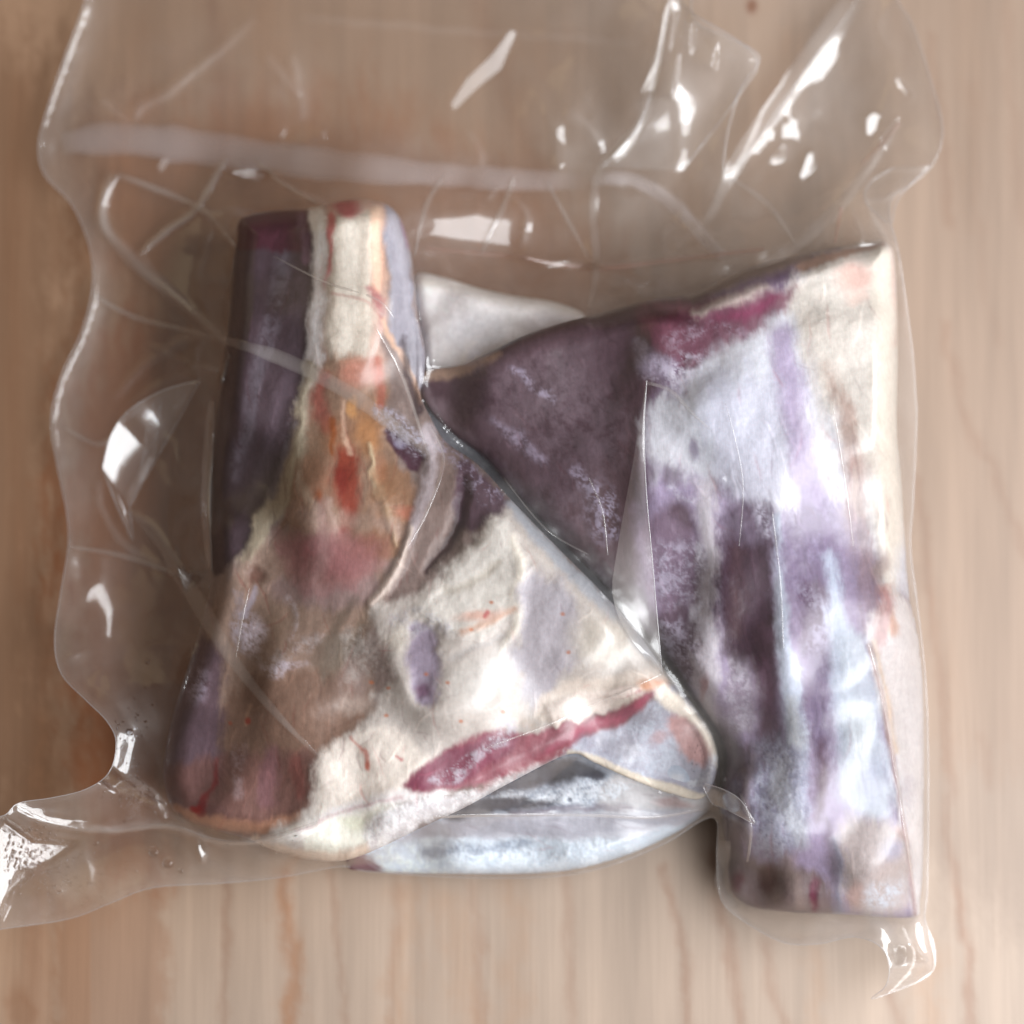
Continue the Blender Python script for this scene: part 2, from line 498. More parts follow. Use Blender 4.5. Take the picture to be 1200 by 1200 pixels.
S([(568,926),(610,908),(655,899),(702,904)], [8, 15, 14, 5], '#565864', 4, 1, 5, dz=-1.2)
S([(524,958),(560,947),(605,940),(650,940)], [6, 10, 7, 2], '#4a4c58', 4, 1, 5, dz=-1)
P([(395,1000),(425,1000),(448,1020),(450,1032),(400,1030)], '#6a4653', 5)
fibres(7, 50, (480,880,830,1010), 8, 16)
BODIES['C'] = dict(name='lamb_shank', sf=1.1, tint=(1.02, 1.0, .98), label='frost covered lamb shank lying lowest, under the two others, ends showing',
    base='#bcbfca', layers=LAYERS, main='muscle', R=20, rim=0.5, floor=None, fa=10,
    ol=catmull([(404,1010),(440,1021),(540,1024),(650,1022),(720,1007),(780,982),(828,952),(842,925),(835,860),(770,770),(715,560),(705,420),(688,372),(650,354),(600,346),(560,337),(520,325),(490,321),(480,345),(488,420),(480,600),(470,800),(425,940)], 5),
    ctrl=[(490,325,22),(600,345,26),(680,375,24),(560,400,27),(600,600,22),(700,700,22),(500,880,24),(600,890,27),(700,890,29),(800,915,25),(600,945,23),(700,955,22),(780,955,19),(600,1005,17),(450,1012,12)],
    parts=[('fat_end', [(460,290),(740,330),(740,480),(480,480)]), ('frosted_fat', [(400,985),(600,950),(830,945),(860,990),(700,1040),(400,1040)])])
def floor_c(X, Y):
    b = BODIES['C']
    out = np.zeros(X.shape)
    bb = (X > 380) & (X < 860) & (Y > 300) & (Y < 1040)
    if bb.any():
        x, y = X[bb], Y[bb]
        d = np.maximum(sdist(x, y, b['ol'][::2]), 0)
        z = body_top(b, x, y, d)[0] + 0.0014
        out[bb] = z * sstep(-14, 6, sdist(x, y, b['ol'][::2]))
    return out

# ---- left shank
LAYERS = []
P([(285,245),(368,238),(374,300),(366,400),(352,470),(326,560),(300,620),(262,668),(240,650),(240,520),(265,320)], '#45393f', 5, dz=-.4)
P([(280,245),(365,240),(366,285),(280,292)], '#452a32', 5)
S([(330,300),(322,360),(300,440),(278,560)], [7, 10, 9, 6], '#635c65', 9, .6, tex=.55)
S([(352,330),(345,420),(318,520),(290,600)], [9, 9, 7, 4], '#574a53', 8, .7)
S([(372,440),(345,500),(315,590)], [5, 6, 4], '#7d7680', 6, .6, tex=.5)
S([(268,330),(258,450),(252,620)], [6, 8, 8], '#5a4c4c', 6, .7)
S([(370,240),(377,320),(371,400),(362,450)], [9, 12, 11, 8], '#d4cfd1', 5, 1, dz=.5)
S([(352,250),(358,300)], 5, '#6c5262', 5, .7)
# bone and its lining
P([(382,240),(450,236),(458,300),(450,360),(446,430),(440,480),(378,480),(380,400),(386,320)], '#b4968a', 6)
P([(388,252),(436,250),(436,330),(434,400),(428,425),(384,425),(384,330)], '#b4a99e', 6, 1, 3, dz=1.8)
S([(411,270),(409,330),(404,400)], [10, 13, 9], '#c9c0b6', 8, .8)
B(405, 243, 22, 14, '#9c4a50', .9)
S([(386,255),(384,300),(380,340)], [5, 3, 1], '#b45a5c', 4, .8)
S([(440,250),(444,300),(440,340)], [7, 8, 5], '#e0b7a2', 5, .9)
S([(434,338),(440,350),(442,362),(448,385)], [4, 6, 5, 2], '#94525a', 5, .65)
S([(388,345),(420,350),(448,372)], 2, '#a88c84', 2, .7)
P([(452,240),(470,250),(486,330),(492,390),(505,440),(490,452),(468,420),(452,372),(456,310)], '#918d97', 5, dz=.4)
S([(462,260),(474,330),(484,410)], 5, '#a09ca6', 5, .8)
S([(474,255),(480,290)], 4, '#86647c', 4, .8)
S([(446,375),(464,410),(480,440),(490,470)], [3, 3, 4, 3], '#c9a58e', 3, .8)
S([(470,395),(476,440),(492,480)], [2, 5, 6], '#3b2e34', 4, .8, dz=-2)  # narrow gap beside the bone, darkened with painted shade
# red and orange tissue at the foot of the bone
P([(376,420),(440,418),(452,470),(470,540),(490,600),(470,650),(420,655),(360,640),(336,610),(352,540),(366,470)], '#8f7464', 9)
B(418, 436, 30, 24, '#ab7263', .75)
S([(378,440),(372,470),(382,500)], [7, 9, 8], '#8c4a45', 8, .75)
B(432, 505, 22, 34, '#b07a4c', .65)
B(395, 510, 22, 30, '#966448', .5)
S([(408,530),(406,565),(412,600),(404,620)], [9, 17, 12, 6], '#86352a', 9, .85, dz=-1)
B(402, 560, 10, 20, '#6f2320', .6)
B(372, 560, 20, 34, '#94634e', .45)
S([(440,420),(444,450),(446,475)], 4, '#a8584a', 5, .6)
S([(404,470),(402,500),(410,530)], [2, 3, 3], '#caa894', 3, .7)
S([(388,490),(392,530)], [3, 2], '#8e4c24', 3, .7)
B(372, 585, 7, 12, '#8a4a2c', .7)
S([(362,430),(356,500),(338,560),(312,610),(285,655)], [6, 7, 10, 12, 8], '#a39886', 6, .9, 7, dz=1)
S([(350,540),(340,590),(330,620)], [3, 4, 3], '#7d5e4a', 4, .7)
S([(430,520),(442,560),(456,600),(462,640)], [3, 4, 5, 3], '#bba98e', 3, .75, 5, dz=1)
P([(440,560),(460,540),(490,570),(498,600),(470,650),(430,640)], '#8e684e', 7, .6)
B(486, 606, 22, 11, '#b06a58', .6)
P([(455,502),(480,515),(502,545),(500,560),(478,545),(460,520)], '#4a2f3d', 4, .95, dz=-1)
B(470, 520, 7, 6, '#8f86a0', .9, 3)
P([(440,475),(500,500),(520,540),(490,540),(455,500)], '#aeaabb', 6, .6, frost=.1)
# greyer, paler tissue breaking up the orange
S([(340,600),(380,612),(430,606),(470,626)], [8, 12, 9, 6], '#9b8379', 9, .65, 8)
S([(352,560),(366,600),(372,640)], [4, 7, 5], '#ad9a8a', 6, .6, 8)
S([(448,590),(430,620),(436,660)], [5, 7, 5], '#8d7466', 7, .7, 8)
S([(390,590),(396,625),(384,650)], [4, 5, 3], '#b39a92', 5, .55, 8)
B(455, 575, 12, 22, '#7c5a42', .6)
B(414, 478, 8, 14, '#d29a62', .6)
B(446, 548, 10, 18, '#a0684a', .45)
P([(449,488),(478,486),(505,520),(500,536),(470,512)], '#b6b2c4', 6, .7, 6, frost=.3)
# taupe lean middle
P([(300,640),(360,620),(430,650),(450,690),(430,760),(440,830),(380,900),(300,920),(240,850),(240,740),(262,690)], '#8d776c', 10)
B(385, 655, 62, 32, '#8c5c5c', .9)
B(370, 640, 30, 18, '#93525a', .6)
B(300, 675, 12, 14, '#6a4a42', .75, dz=-1)
B(430, 640, 28, 22, '#7a4a3e', .8)
S([(330,690),(390,700),(430,690)], 14, '#8f7a80', 10, .5)
B(294, 742, 18, 26, '#d8cddc', 1, 8, frost=.35)
B(330, 780, 30, 10, '#c0b6c2', .85, 8, frost=.28)
S([(300,690),(288,720)], [3, 5], '#9c94a2', 3, .7)
B(410, 760, 34, 24, '#8b8380', .7)
B(415, 800, 26, 30, '#8c7a76', .8)
S([(445,700),(420,740),(385,790)], [6, 10, 7], '#716357', 8, .6, dz=-1.4)
P([(300,790),(400,790),(420,840),(380,890),(370,960),(300,970),(250,930),(250,850)], '#72584c', 12, .8)
P([(232,745),(258,760),(262,830),(258,960),(205,955),(186,900),(205,820)], '#5b4a53', 10, .95)
B(230, 800, 18, 26, '#948a9a', .85, 8, frost=.25)
P([(200,900),(360,880),(372,930),(330,968),(230,966)], '#694c48', 10, .85)
S([(282,880),(278,930)], [8, 6], '#8d7a7c', 7, .6, tex=.4)
S([(318,880),(312,940)], [7, 9], '#77555c', 7, .6)
S([(345,890),(350,930)], [8, 8], '#7d4c48', 8, .6)
S([(205,950),(260,966),(310,970),(350,962)], [5, 7, 8, 6], '#a07763', 6, .85)
S([(256,892),(250,915),(240,935),(235,950)], [1.5, 2.5, 4, 6], '#6c1f2a', 4, .75)
B(228, 946, 9, 5, '#7c1c24', .9)
S([(293,825),(290,850)], 2, '#a0806c', 2, .5)
B(291, 845, 4, 5, '#8a3428', .8, 1)
B(270, 848, 3, 3, '#8a4a38', .7, 1)
P([(330,628),(420,622),(428,680),(350,694)], '#94676a', 14, .55, 12)
S([(372,600),(380,640),(370,690)], [10, 16, 8], '#a98a88', 12, .5, 10)
B(387, 762, 15, 36, '#665a50', .75, 8, ang=20)
S([(380,800),(372,770),(392,735),(420,700)], [3, 7, 7, 4], '#5f544b', 7, .55, 6)
S([(300,770),(340,760),(372,742)], [5, 8, 5], '#a39a9c', 7, .6, 9, frost=.3)
S([(276,690),(284,720),(282,760)], [4, 7, 5], '#8f848a', 6, .6, 8, frost=.3)
P([(400,742),(440,735),(446,780),(420,800)], '#a09894', 9, .6, 10, frost=.3)
S([(395,835),(420,825),(436,835)], [6, 9, 5], '#a4948c', 8, .6, 8)
S([(330,700),(345,720),(335,750)], 3, '#b3a9b0', 4, .5, 7, frost=.3)
# ridge and dark pocket beside the white fat
P([(495,540),(540,530),(560,545),(550,600),(520,650),(490,690),(450,700),(470,640),(492,590)], '#84736f', 7)
S([(503,500),(505,560),(490,610),(478,640)], [8, 8, 6, 4], '#b3a8ae', 5, .85, dz=1)
S([(482,622),(472,650),(456,678),(438,705)], [3, 5, 5, 4], '#c6b6ae', 4, .95, 3, dz=2.0)
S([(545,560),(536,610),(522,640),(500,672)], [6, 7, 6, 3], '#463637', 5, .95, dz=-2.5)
P([(535,540),(560,545),(592,585),(596,605),(560,620),(532,612)], '#594752', 6, .95)
P([(515,520),(548,528),(585,575),(570,590),(540,560)], '#9c93a8', 7, .8, 6, frost=.12)
# white fat of the broad end
P([(600,596),(650,648),(705,702),(775,772),(800,800),(770,815),(660,845),(600,885),(480,925),(390,985),(330,1000),(300,985),(368,950),(376,890),(432,832),(462,770),(436,712),(500,688),(540,640),(575,612)], '#c2bab6', 8, 1, 8, dz=1.0)
P([(540,640),(590,612),(612,660),(606,720),(560,745),(510,735),(480,715),(505,690)], '#d3cec9', 9, .9, 9, dz=1.3)
S([(604,630),(611,680),(606,730),(590,770)], [4, 7, 6, 4], '#e0d9cf', 5, .9, dz=1.0)
S([(520,690),(560,680),(580,660)], [4, 6, 4], '#bab2a8', 5, .7, dz=-.7)
B(562, 722, 32, 9, '#d9b3a6', .85)
S([(568,722),(572,718)], 3, '#c06a6c', 2, .8)
S([(540,740),(580,728),(604,716)], 3, '#cfa996', 4, .7)
P([(618,665),(660,690),(690,740),(670,790),(630,830),(605,800),(612,730)], '#b2adb9', 13, .85, 9)
B(655, 700, 20, 30, '#c3bfca', .7)
S([(598,590),(650,648),(705,704),(768,772)], [5, 8, 9, 6], '#b4b8c2', 6, .9, 3, dz=.8)
B(705, 750, 44, 36, '#ccc4bb', .8)
P([(480,735),(508,738),(520,780),(508,825),(484,812),(478,770)], '#968a9e', 8, .95, 6, dz=-2)
B(498, 808, 13, 11, '#6b4a62', .8)
P([(455,720),(500,712),(540,740),(500,745),(470,750)], '#a9a6ae', 7, .7, 6, frost=.2)
B(560, 800, 40, 36, '#c4c0bd', .6)
B(470, 745, 16, 20, '#cbc3b8', .6)
S([(530,770),(560,756),(590,748)], 3, '#b9b4b4', 4, .7, dz=-.8)
S([(610,790),(600,830),(620,850)], 5, '#bfb0a6', 6, .6)
P([(640,815),(700,795),(770,785),(780,806),(700,835),(650,848),(628,842)], '#dccfc6', 6, .8)
B(648, 845, 8, 6, '#c98c72', .8)
S([(690,822),(720,812),(750,806)], [2, 4, 3], '#b98088', 4, .7)
B(765, 798, 16, 9, '#d69c7c', .9)
P([(378,880),(440,850),(480,870),(500,900),(470,930),(390,968),(372,930)], '#e6dcd5', 10, .95)
S([(412,862),(422,876),(430,884),(432,900)], [1.2, 1.4, 2.4, 2], '#c67a6e', 2.5, .75, 3)
S([(463,886),(470,890)], [1.5, 2], '#c0656a', 2, .7, 2)
B(432, 898, 4, 7, '#c06a58', .8, 2)
for (x, y) in [(436,800),(455,806),(540,846),(525,800),(552,738),(666,764),(452,838),(590,835),(500,790),(660,720),(576,706)]:
    B(x, y, 3.2, 2.6, '#b8704f', .75, 1)
S([(330,984),(400,955),(460,935),(520,925)], [5, 10, 9, 4], '#e5e0e2', 6, .9, dz=.8)
S([(350,975),(420,945),(470,935)], 2.2, '#c2a8ac', 3, .7)
P([(360,980),(420,950),(470,945),(480,965),(430,990),(370,1005)], '#dcdad0', 8, .85)
B(415, 968, 20, 9, '#d2d2bc', .5)
S([(300,985),(340,1000),(400,1004),(440,992)], 6, '#d6c2b2', 5, .8)
# pink lean band and its frosty lower lip
P([(472,918),(500,894),(540,868),(585,858),(604,862),(640,856),(655,848),(700,838),(772,803),(778,812),(722,852),(666,884),(600,908),(560,918),(520,925),(488,928)], '#91505e', 5, .95, 4, dz=-.8)
P([(474,918),(510,886),(560,866),(602,864),(596,884),(560,904),(520,920),(488,926)], '#7b4054', 6, .9)
S([(520,915),(560,895),(602,868)], [5, 7, 4], '#8c4c60', 5, .7)
P([(500,915),(540,890),(590,852),(612,846),(606,862),(570,888),(530,914)], '#b5aebb', 5, .8, 6, frost=.2)
S([(640,880),(700,850),(760,815)], [3, 6, 3], '#a3566a', 4, .8)
P([(640,832),(690,812),(750,802),(720,820),(706,836),(690,838),(680,852),(664,846),(650,856)], '#e2d6d0', 3, .95, 4, dz=1.0)
P([(430,968),(490,936),(540,932),(600,908),(640,892),(668,884),(600,920),(540,950),(490,970),(440,1000)], '#cfcbd0', 5, .9, 4)
P([(430,965),(490,932),(540,928),(600,905),(640,890),(670,882),(600,920),(540,950),(490,970),(440,1000)], '#e8e6ea', 5, .9, 6, frost=.22)
S([(560,925),(600,904),(640,888)], [3, 6, 5], '#b58c92', 4, .5, tex=.6)
# knuckle end
P([(664,883),(720,852),(776,812),(800,806),(830,840),(848,880),(842,915),(824,938),(780,932),(735,914)], '#b0b0bf', 5, 1, 3, dz=-3)
P([(672,880),(724,852),(776,818),(790,850),(800,885),(780,908),(740,905),(700,890)], '#b9bfce', 5, .9, 6, frost=.2)
B(715, 872, 40, 14, '#7f7c8c', .7, 6, tex=.6)
P([(778,850),(800,838),(818,850),(832,870),(828,895),(806,892),(790,872)], '#bf9593', 6, .9)
B(768, 862, 14, 10, '#b69a9f', .7)
S([(778,808),(796,830),(815,842),(832,868),(838,895)], [7, 10, 8, 6, 5], '#e9dfd3', 5, .95, dz=1)
S([(668,882),(700,890),(735,908),(780,924),(824,934)], [2, 4, 7, 7, 5], '#d3c9bb', 3, .95, 2, dz=1.5)
S([(810,918),(830,905),(836,890)], 6, '#d8dbe4', 5, .8, frost=.2)
fibres(1, 170, (240,420,520,960), 98, 24)
fibres(2, 110, (440,580,780,940), 130, 40, (8, 34))
fibres(5, 50, (270,250,380,600), 96, 6)
BODIES['A'] = dict(name='lamb_shank', sf=0.85, tint=(1.02, .995, .965), label='bone-in lamb shank at left, pale bone at its top, white fat lower right',
    base='#857571', layers=LAYERS, main='muscle', R=30, rim=0.5, floor=floor_c, fa=100,
    ol=catmull([(281,258),(300,250),(330,246),(365,244),(395,236),(425,233),(452,239),(469,256),(480,290),(486,330),(490,370),(498,410),(497,440),(493,462),(505,490),(523,518),(560,544),(603,590),(652,640),(702,690),(742,735),(772,775),(792,800),(826,845),(841,880),(839,910),(822,936),(785,930),(735,911),(695,893),(666,884),(600,916),(545,946),(500,967),(440,996),(400,1009),(360,1007),(320,996),(290,983),(240,969),(205,951),(192,917),(194,880),(205,830),(224,770),(238,720),(247,680),(245,640),(245,600),(248,540),(255,480),(262,420),(268,370),(272,320),(277,280)], 5),
    ctrl=[(300,270,34),(420,250,42),(420,400,46),(310,450,40),(260,560,30),(280,640,38),(400,600,50),(470,500,44),(490,420,36),(220,890,30),(300,950,36),(250,780,36),(350,800,48),(520,800,53),(540,650,48),(600,625,50),(680,740,50),(755,795,45),(410,900,42),(450,880,46),(650,868,44),(480,930,46),(390,980,38),(830,880,29),(720,875,34),(785,915,27),(550,920,44)],
    parts=[('bone', [(384,236),(440,234),(440,330),(436,425),(382,425),(384,330)]),
           ('lean_strip', [(270,235),(366,232),(372,300),(364,400),(350,470),(322,560),(296,622),(262,672),(225,650),(235,420)]),
           ('red_lean', [(472,918),(500,894),(540,868),(585,858),(640,856),(700,838),(772,803),(778,812),(722,852),(666,884),(600,908),(520,925)]),
           ('knuckle', [(664,884),(720,852),(776,812),(800,800),(850,840),(860,920),(824,950),(735,920)]),
           ('fat_layer', [(600,585),(650,638),(715,692),(785,772),(810,800),(770,815),(600,890),(660,890),(480,990),(400,1020),(300,1000),(300,985),(368,950),(376,890),(432,832),(462,770),(436,712),(500,688),(540,640),(575,612)])])

# ---- right shank
LAYERS = []
P([(470,430),(560,410),(700,355),(830,335),(780,420),(762,470),(745,600),(735,740),(600,590),(500,490)], '#58444a', 10)
P([(520,460),(640,410),(760,370),(760,440),(700,560),(640,580)], '#513f47', 14, .8)
S([(570,412),(660,378),(760,354),(820,345)], [5, 7, 8, 6], '#463335', 6, .85)
S([(486,437),(520,436),(548,432),(580,414)], [5, 8, 6, 3], '#a98d7a', 4, .95, dz=1)
S([(492,462),(530,498),(560,530)], [10, 9, 6], '#86737a', 7, .8)
S([(570,536),(620,590),(690,668),(735,720)], [5, 6, 8, 8], '#807280', 7, .8)
S([(592,438),(620,444),(650,462)], [4, 6, 5], '#a097ac', 4, .85, 7, frost=.14)
S([(578,492),(610,515),(640,540)], [4, 8, 5], '#8e8294', 5, .85, 5, frost=.34)
S([(676,555),(700,580),(720,620)], 6, '#988ea2', 5, .8, 8, frost=.05)
B(705, 600, 22, 40, '#9d94a8', .75, 10, frost=.04)
B(650, 600, 50, 40, '#75666f', .5, 10, tex=.5)
B(620, 460, 100, 70, '#7d6b73', .35, 10, tex=.5)
B(690, 500, 60, 80, '#7d6e77', .3, 10, tex=.6)
# broad fat at upper right
P([(800,455),(840,405),(900,362),(950,315),(1045,280),(1065,330),(1065,560),(1070,700),(1020,640),(1000,600),(960,620),(900,620),(850,560),(790,580),(765,560),(758,500),(770,470)], '#e0e0e8', 12, 1, 8, dz=.8)
P([(925,330),(1050,285),(1070,600),(1030,640),(1010,560),(970,470),(935,400)], '#e8dfd4', 12, .95, 6)
B(850, 500, 60, 60, '#e0e6f0', .85)
B(800, 490, 32, 40, '#d4d5de', .75)
B(900, 440, 36, 50, '#e4e6ee', .75)
S([(912,395),(915,440),(928,500),(945,570),(960,640)], [9, 12, 12, 14, 10], '#b4a5c0', 7, .85, 4)
S([(950,400),(962,470),(972,540),(985,600)], [5, 6, 5, 5], '#d8d0cc', 6, .7)
S([(972,430),(990,480),(1000,540),(1006,600),(1010,660)], [4, 9, 11, 11, 9], '#b69a8d', 8, .85, 5)
S([(1030,300),(1040,400),(1040,520),(1042,640),(1046,720)], [14, 17, 18, 12, 8], '#e9dfd0', 8, .85, 4)
B(1000, 325, 26, 22, '#e2b3a6', .7)
B(1005, 350, 18, 10, '#ecc8ba', .5)
S([(1044,290),(1050,340),(1052,400)], 4, '#dcb9aa', 4, .6)
P([(930,312),(960,298),(1030,284),(1036,289),(985,302),(945,318)], '#a58474', 3, .95, 2, dz=-2)  # cut top end, browned by painted shading
# torn red edge at the top
P([(755,362),(800,352),(850,345),(905,340),(935,335),(900,385),(850,410),(800,430),(770,400)], '#7a4a5a', 9, .9, 9)
S([(765,368),(790,372),(820,378)], [6, 8, 5], '#4c2834', 5, .9)
S([(820,365),(860,350),(900,335)], [5, 9, 6], '#b7a8a0', 5, .85, 8, dz=1)
S([(840,375),(880,365),(912,345)], [3, 7, 4], '#85405c', 5, .85)
S([(790,395),(830,385),(870,395)], 7, '#a08c9c', 6, .7, 8, frost=.14)
S([(810,345),(850,328),(900,312),(945,300)], [5, 8, 8, 5], '#8d7b70', 5, .9, dz=-1)
B(790, 430, 46, 26, '#c3bccb', .9, 12, frost=.10)
B(800, 440, 24, 13, '#d0cbd6', .8, 8, frost=.14)
B(765, 425, 26, 20, '#a79cb0', .6, 10, frost=0.0)
B(808, 428, 14, 9, '#6a3a48', .7)
# lower lean with streaks of fat
P([(765,560),(800,560),(850,585),(930,600),(985,600),(1024,700),(1050,900),(1075,1085),(840,1085),(830,900),(770,770),(755,640)], '#ab9cb8', 14, 1, 10)
P([(828,455),(910,450),(925,560),(900,590),(840,570)], '#d0d0e0', 16, .8, 10)
P([(914,395),(930,395),(945,460),(965,550),(968,600),(940,600),(926,500)], '#b3a2c2', 9, .8, 5)
B(812, 527, 9, 16, '#94899f', .8)
B(789, 560, 14, 12, '#857888', .8, 8)
S([(788,572),(802,584),(818,588)], [4, 6, 4], '#d3d0df', 5, .9, 8, frost=.35)
B(797, 610, 22, 28, '#5f4a58', 1, 6)
P([(760,600),(815,635),(824,700),(812,720),(775,720),(760,680)], '#857083', 9, .9, 9)
P([(765,640),(815,640),(820,706),(790,716),(768,700)], '#b5adc0', 7, .8, 10, frost=.12)
P([(768,715),(815,715),(822,800),(800,800),(770,770)], '#6a5664', 8, .95, 8)
P([(772,730),(815,740),(820,830),(800,820),(776,780)], '#b7b0c2', 7, .85, 10, frost=.2)
S([(826,570),(832,640),(829,720),(826,790),(834,850)], [9, 13, 12, 12, 10], '#cfc9d0', 7, .95, 6, dz=.8)
S([(818,640),(822,700),(816,750)], [4, 7, 4], '#d3d0dc', 5, .8, 6, frost=.3)
B(824, 804, 5, 16, '#b28688', .7)
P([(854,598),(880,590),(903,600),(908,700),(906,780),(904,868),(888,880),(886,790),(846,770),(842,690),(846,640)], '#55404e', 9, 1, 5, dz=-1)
P([(850,600),(900,595),(904,630),(860,636)], '#8e8298', 12, .5, 10)
S([(884,592),(896,606),(898,622)], [5, 9, 5], '#cbc7d8', 6, .9, 7, frost=.3)
S([(864,650),(862,740)], [6, 8], '#6c5152', 8, .4)
P([(850,775),(884,780),(892,830),(878,855),(852,850)], '#a79ca6', 8, .65, 9)
P([(850,780),(878,785),(880,845),(852,848)], '#c9c4d0', 7, .6, 9, frost=.15)
S([(896,740),(899,790),(902,840),(897,880)], [12, 11, 10, 6], '#6a5060', 8, .9)
S([(910,606),(913,640),(916,700),(914,742),(926,790),(932,850),(930,940)], [4, 5, 6, 7, 13, 15, 11], '#d6dff0', 5, 1, 3, dz=1)
S([(928,820),(932,880),(928,930)], [5, 7, 5], '#d2d2cf', 6, .6)
P([(924,592),(980,590),(986,650),(975,690),(930,690)], '#a294b6', 12, .8, 10)
P([(924,600),(980,600),(984,690),(930,690)], '#75617f', 8, .6, 8, tex=.7)
P([(940,695),(966,695),(970,770),(962,780),(944,770)], '#6a4f6c', 6, .95, 6)
S([(950,700),(958,740),(956,775)], 8, '#bcb6ce', 7, .8, 8, frost=.2)
P([(944,775),(968,775),(972,870),(948,870)], '#857494', 8, .9, 7)
S([(962,872),(964,915),(958,958)], [5, 7, 4], '#684a5a', 6, .9)
S([(950,800),(944,860),(950,940)], [4, 5, 4], '#71596c', 6, .5, 8, tex=.5)
S([(974,655),(980,720),(986,800),(1000,870)], [6, 11, 14, 16], '#d2dcf0', 7, .95, 4, dz=.6)
P([(976,753),(1016,750),(1036,860),(1050,940),(1030,960),(990,940),(980,860)], '#cbd4e0', 10, .9, 6)
B(1020, 918, 20, 32, '#a6abc0', .75)
B(1005, 860, 14, 40, '#d9e0e6', .7)
S([(995,600),(1010,640),(1020,690),(1022,735)], [9, 13, 12, 8], '#a58e98', 8, .7)
P([(888,876),(938,880),(942,990),(905,1000),(888,980)], '#9a9ab0', 9, .85, 8)
P([(888,880),(938,884),(940,985),(900,990)], '#c3c6d6', 7, .8, 10, frost=.2)
B(905, 930, 10, 14, '#6d6a7c', .6, 10, tex=.6)
S([(912,900),(922,950),(938,985)], [7, 10, 8], '#c8ccd4', 7, .7, 6)
P([(882,962),(925,978),(920,1015),(892,1010),(880,990)], '#bdbfd2', 7, .85, 8, frost=.3)
P([(850,1000),(880,1010),(920,1015),(970,1030),(972,1078),(850,1075)], '#82706c', 8, .9)
B(902, 1032, 12, 22, '#55202c', .95)
B(864, 1036, 12, 14, '#69343f', .9)
B(955, 1052, 7, 24, '#74344a', .9)
S([(925,1010),(938,1060)], 8, '#a8958e', 7, .7)
S([(978,980),(984,1065)], [5, 6], '#a3a8b8', 5, .8)
S([(968,960),(974,1010),(980,1060)], [4, 6, 5], '#7d6d7a', 5, .7)
P([(984,965),(1026,962),(1060,985),(1066,1062),(1000,1064)], '#c9bcb4', 9, .85)
B(1005, 1045, 14, 20, '#cda79c', .6)
B(1044, 1000, 14, 16, '#b4b2c6', .7)
B(1038, 1045, 22, 20, '#d6deea', .9, 8, frost=.3)
S([(1055,975),(1062,985)], 5, '#cfa193', 4, .6)
P([(838,850),(862,868),(884,880),(880,915),(878,960),(872,1020),(848,1020),(842,930)], '#594b53', 8, .85, 6, dz=-1.0)  # crevice beside the knuckle, its shade painted in
B(858, 925, 10, 26, '#7d7078', .6, 8, tex=.5)
S([(884,890),(876,950),(880,1000)], [3, 4, 3], '#9a8f92', 4, .7)
# outer fat panel below right
P([(1016,740),(1050,700),(1080,740),(1095,850),(1095,1080),(1073,1075),(1058,960),(1040,860)], '#e6dfdd', 5, 1, 3, dz=.5)
S([(1040,690),(1036,730),(1026,765)], [8, 9, 5], '#b68480', 6, .85)
B(1046, 732, 8, 16, '#d4a58c', .7)
B(1034, 660, 12, 20, '#b39a94', .6)
S([(1018,756),(1032,810),(1046,890),(1058,960),(1073,1072)], 2.2, '#a98a88', 2, .85, 1, dz=-2.0)
S([(1024,752),(1038,810),(1050,880)], 2.5, '#e0c9b4', 2.5, .8, 1)
B(1062, 930, 10, 40, '#d0c8cc', .6, 8, tex=.5)
fibres(3, 150, (760,480,1060,1060), 84, 9, (20, 80))
fibres(4, 110, (500,360,760,700), 62, 14, (10, 44))
fibres(6, 60, (780,320,1060,620), 78, 18)
BODIES['B'] = dict(name='lamb_shank', sf=1.25, tint=(1.01, .995, 1.01), label='frosted lamb shank at right, dark lean triangle beside a broad cream fat shoulder',
    base='#78657a', layers=LAYERS, main='muscle', R=30, rim=0.5, floor=floor_c, fa=84,
    ol=catmull([(482,440),(500,433),(540,428),(570,415),(610,395),(660,378),(700,368),(760,352),(810,344),(850,326),(900,306),(940,298),(980,290),(1020,284),(1040,285),(1049,310),(1052,400),(1051,500),(1056,560),(1061,640),(1066,700),(1075,740),(1081,800),(1083,900),(1082,1000),(1078,1055),(1070,1075),(1000,1072),(950,1070),(890,1065),(860,1050),(852,1030),(853,1000),(848,950),(849,915),(850,890),(842,860),(806,805),(780,770),(748,730),(708,685),(658,634),(608,582),(566,535),(530,508),(502,478)], 5),
    ctrl=[(500,450,32),(600,430,42),(700,390,40),(700,600,42),(600,540,40),(760,720,40),(800,420,46),(850,480,51),(790,560,46),(950,330,44),(980,410,48),(1035,300,36),(900,500,50),(1000,480,48),(1045,600,38),(790,700,40),(860,760,46),(870,700,49),(915,750,51),(985,780,48),(1020,850,43),(1072,850,24),(875,930,40),(930,950,44),(1030,1000,40),(1078,1040,16),(860,1040,18),(960,1060,32),(858,880,32)],
    parts=[('fat_layer', [(800,455),(840,405),(900,362),(950,315),(1060,270),(1075,330),(1065,560),(1075,700),(1045,690),(1020,640),(1000,600),(960,620),(900,620),(850,560),(790,580),(765,560),(758,500)]),
           ('outer_fat', [(1016,745),(1050,700),(1090,740),(1105,850),(1105,1090),(1073,1080),(1058,960),(1040,860)]),
           ('lean_wedge', [(460,430),(560,400),(700,345),(840,325),(780,420),(762,470),(745,600),(735,760),(600,600),(490,490)])])

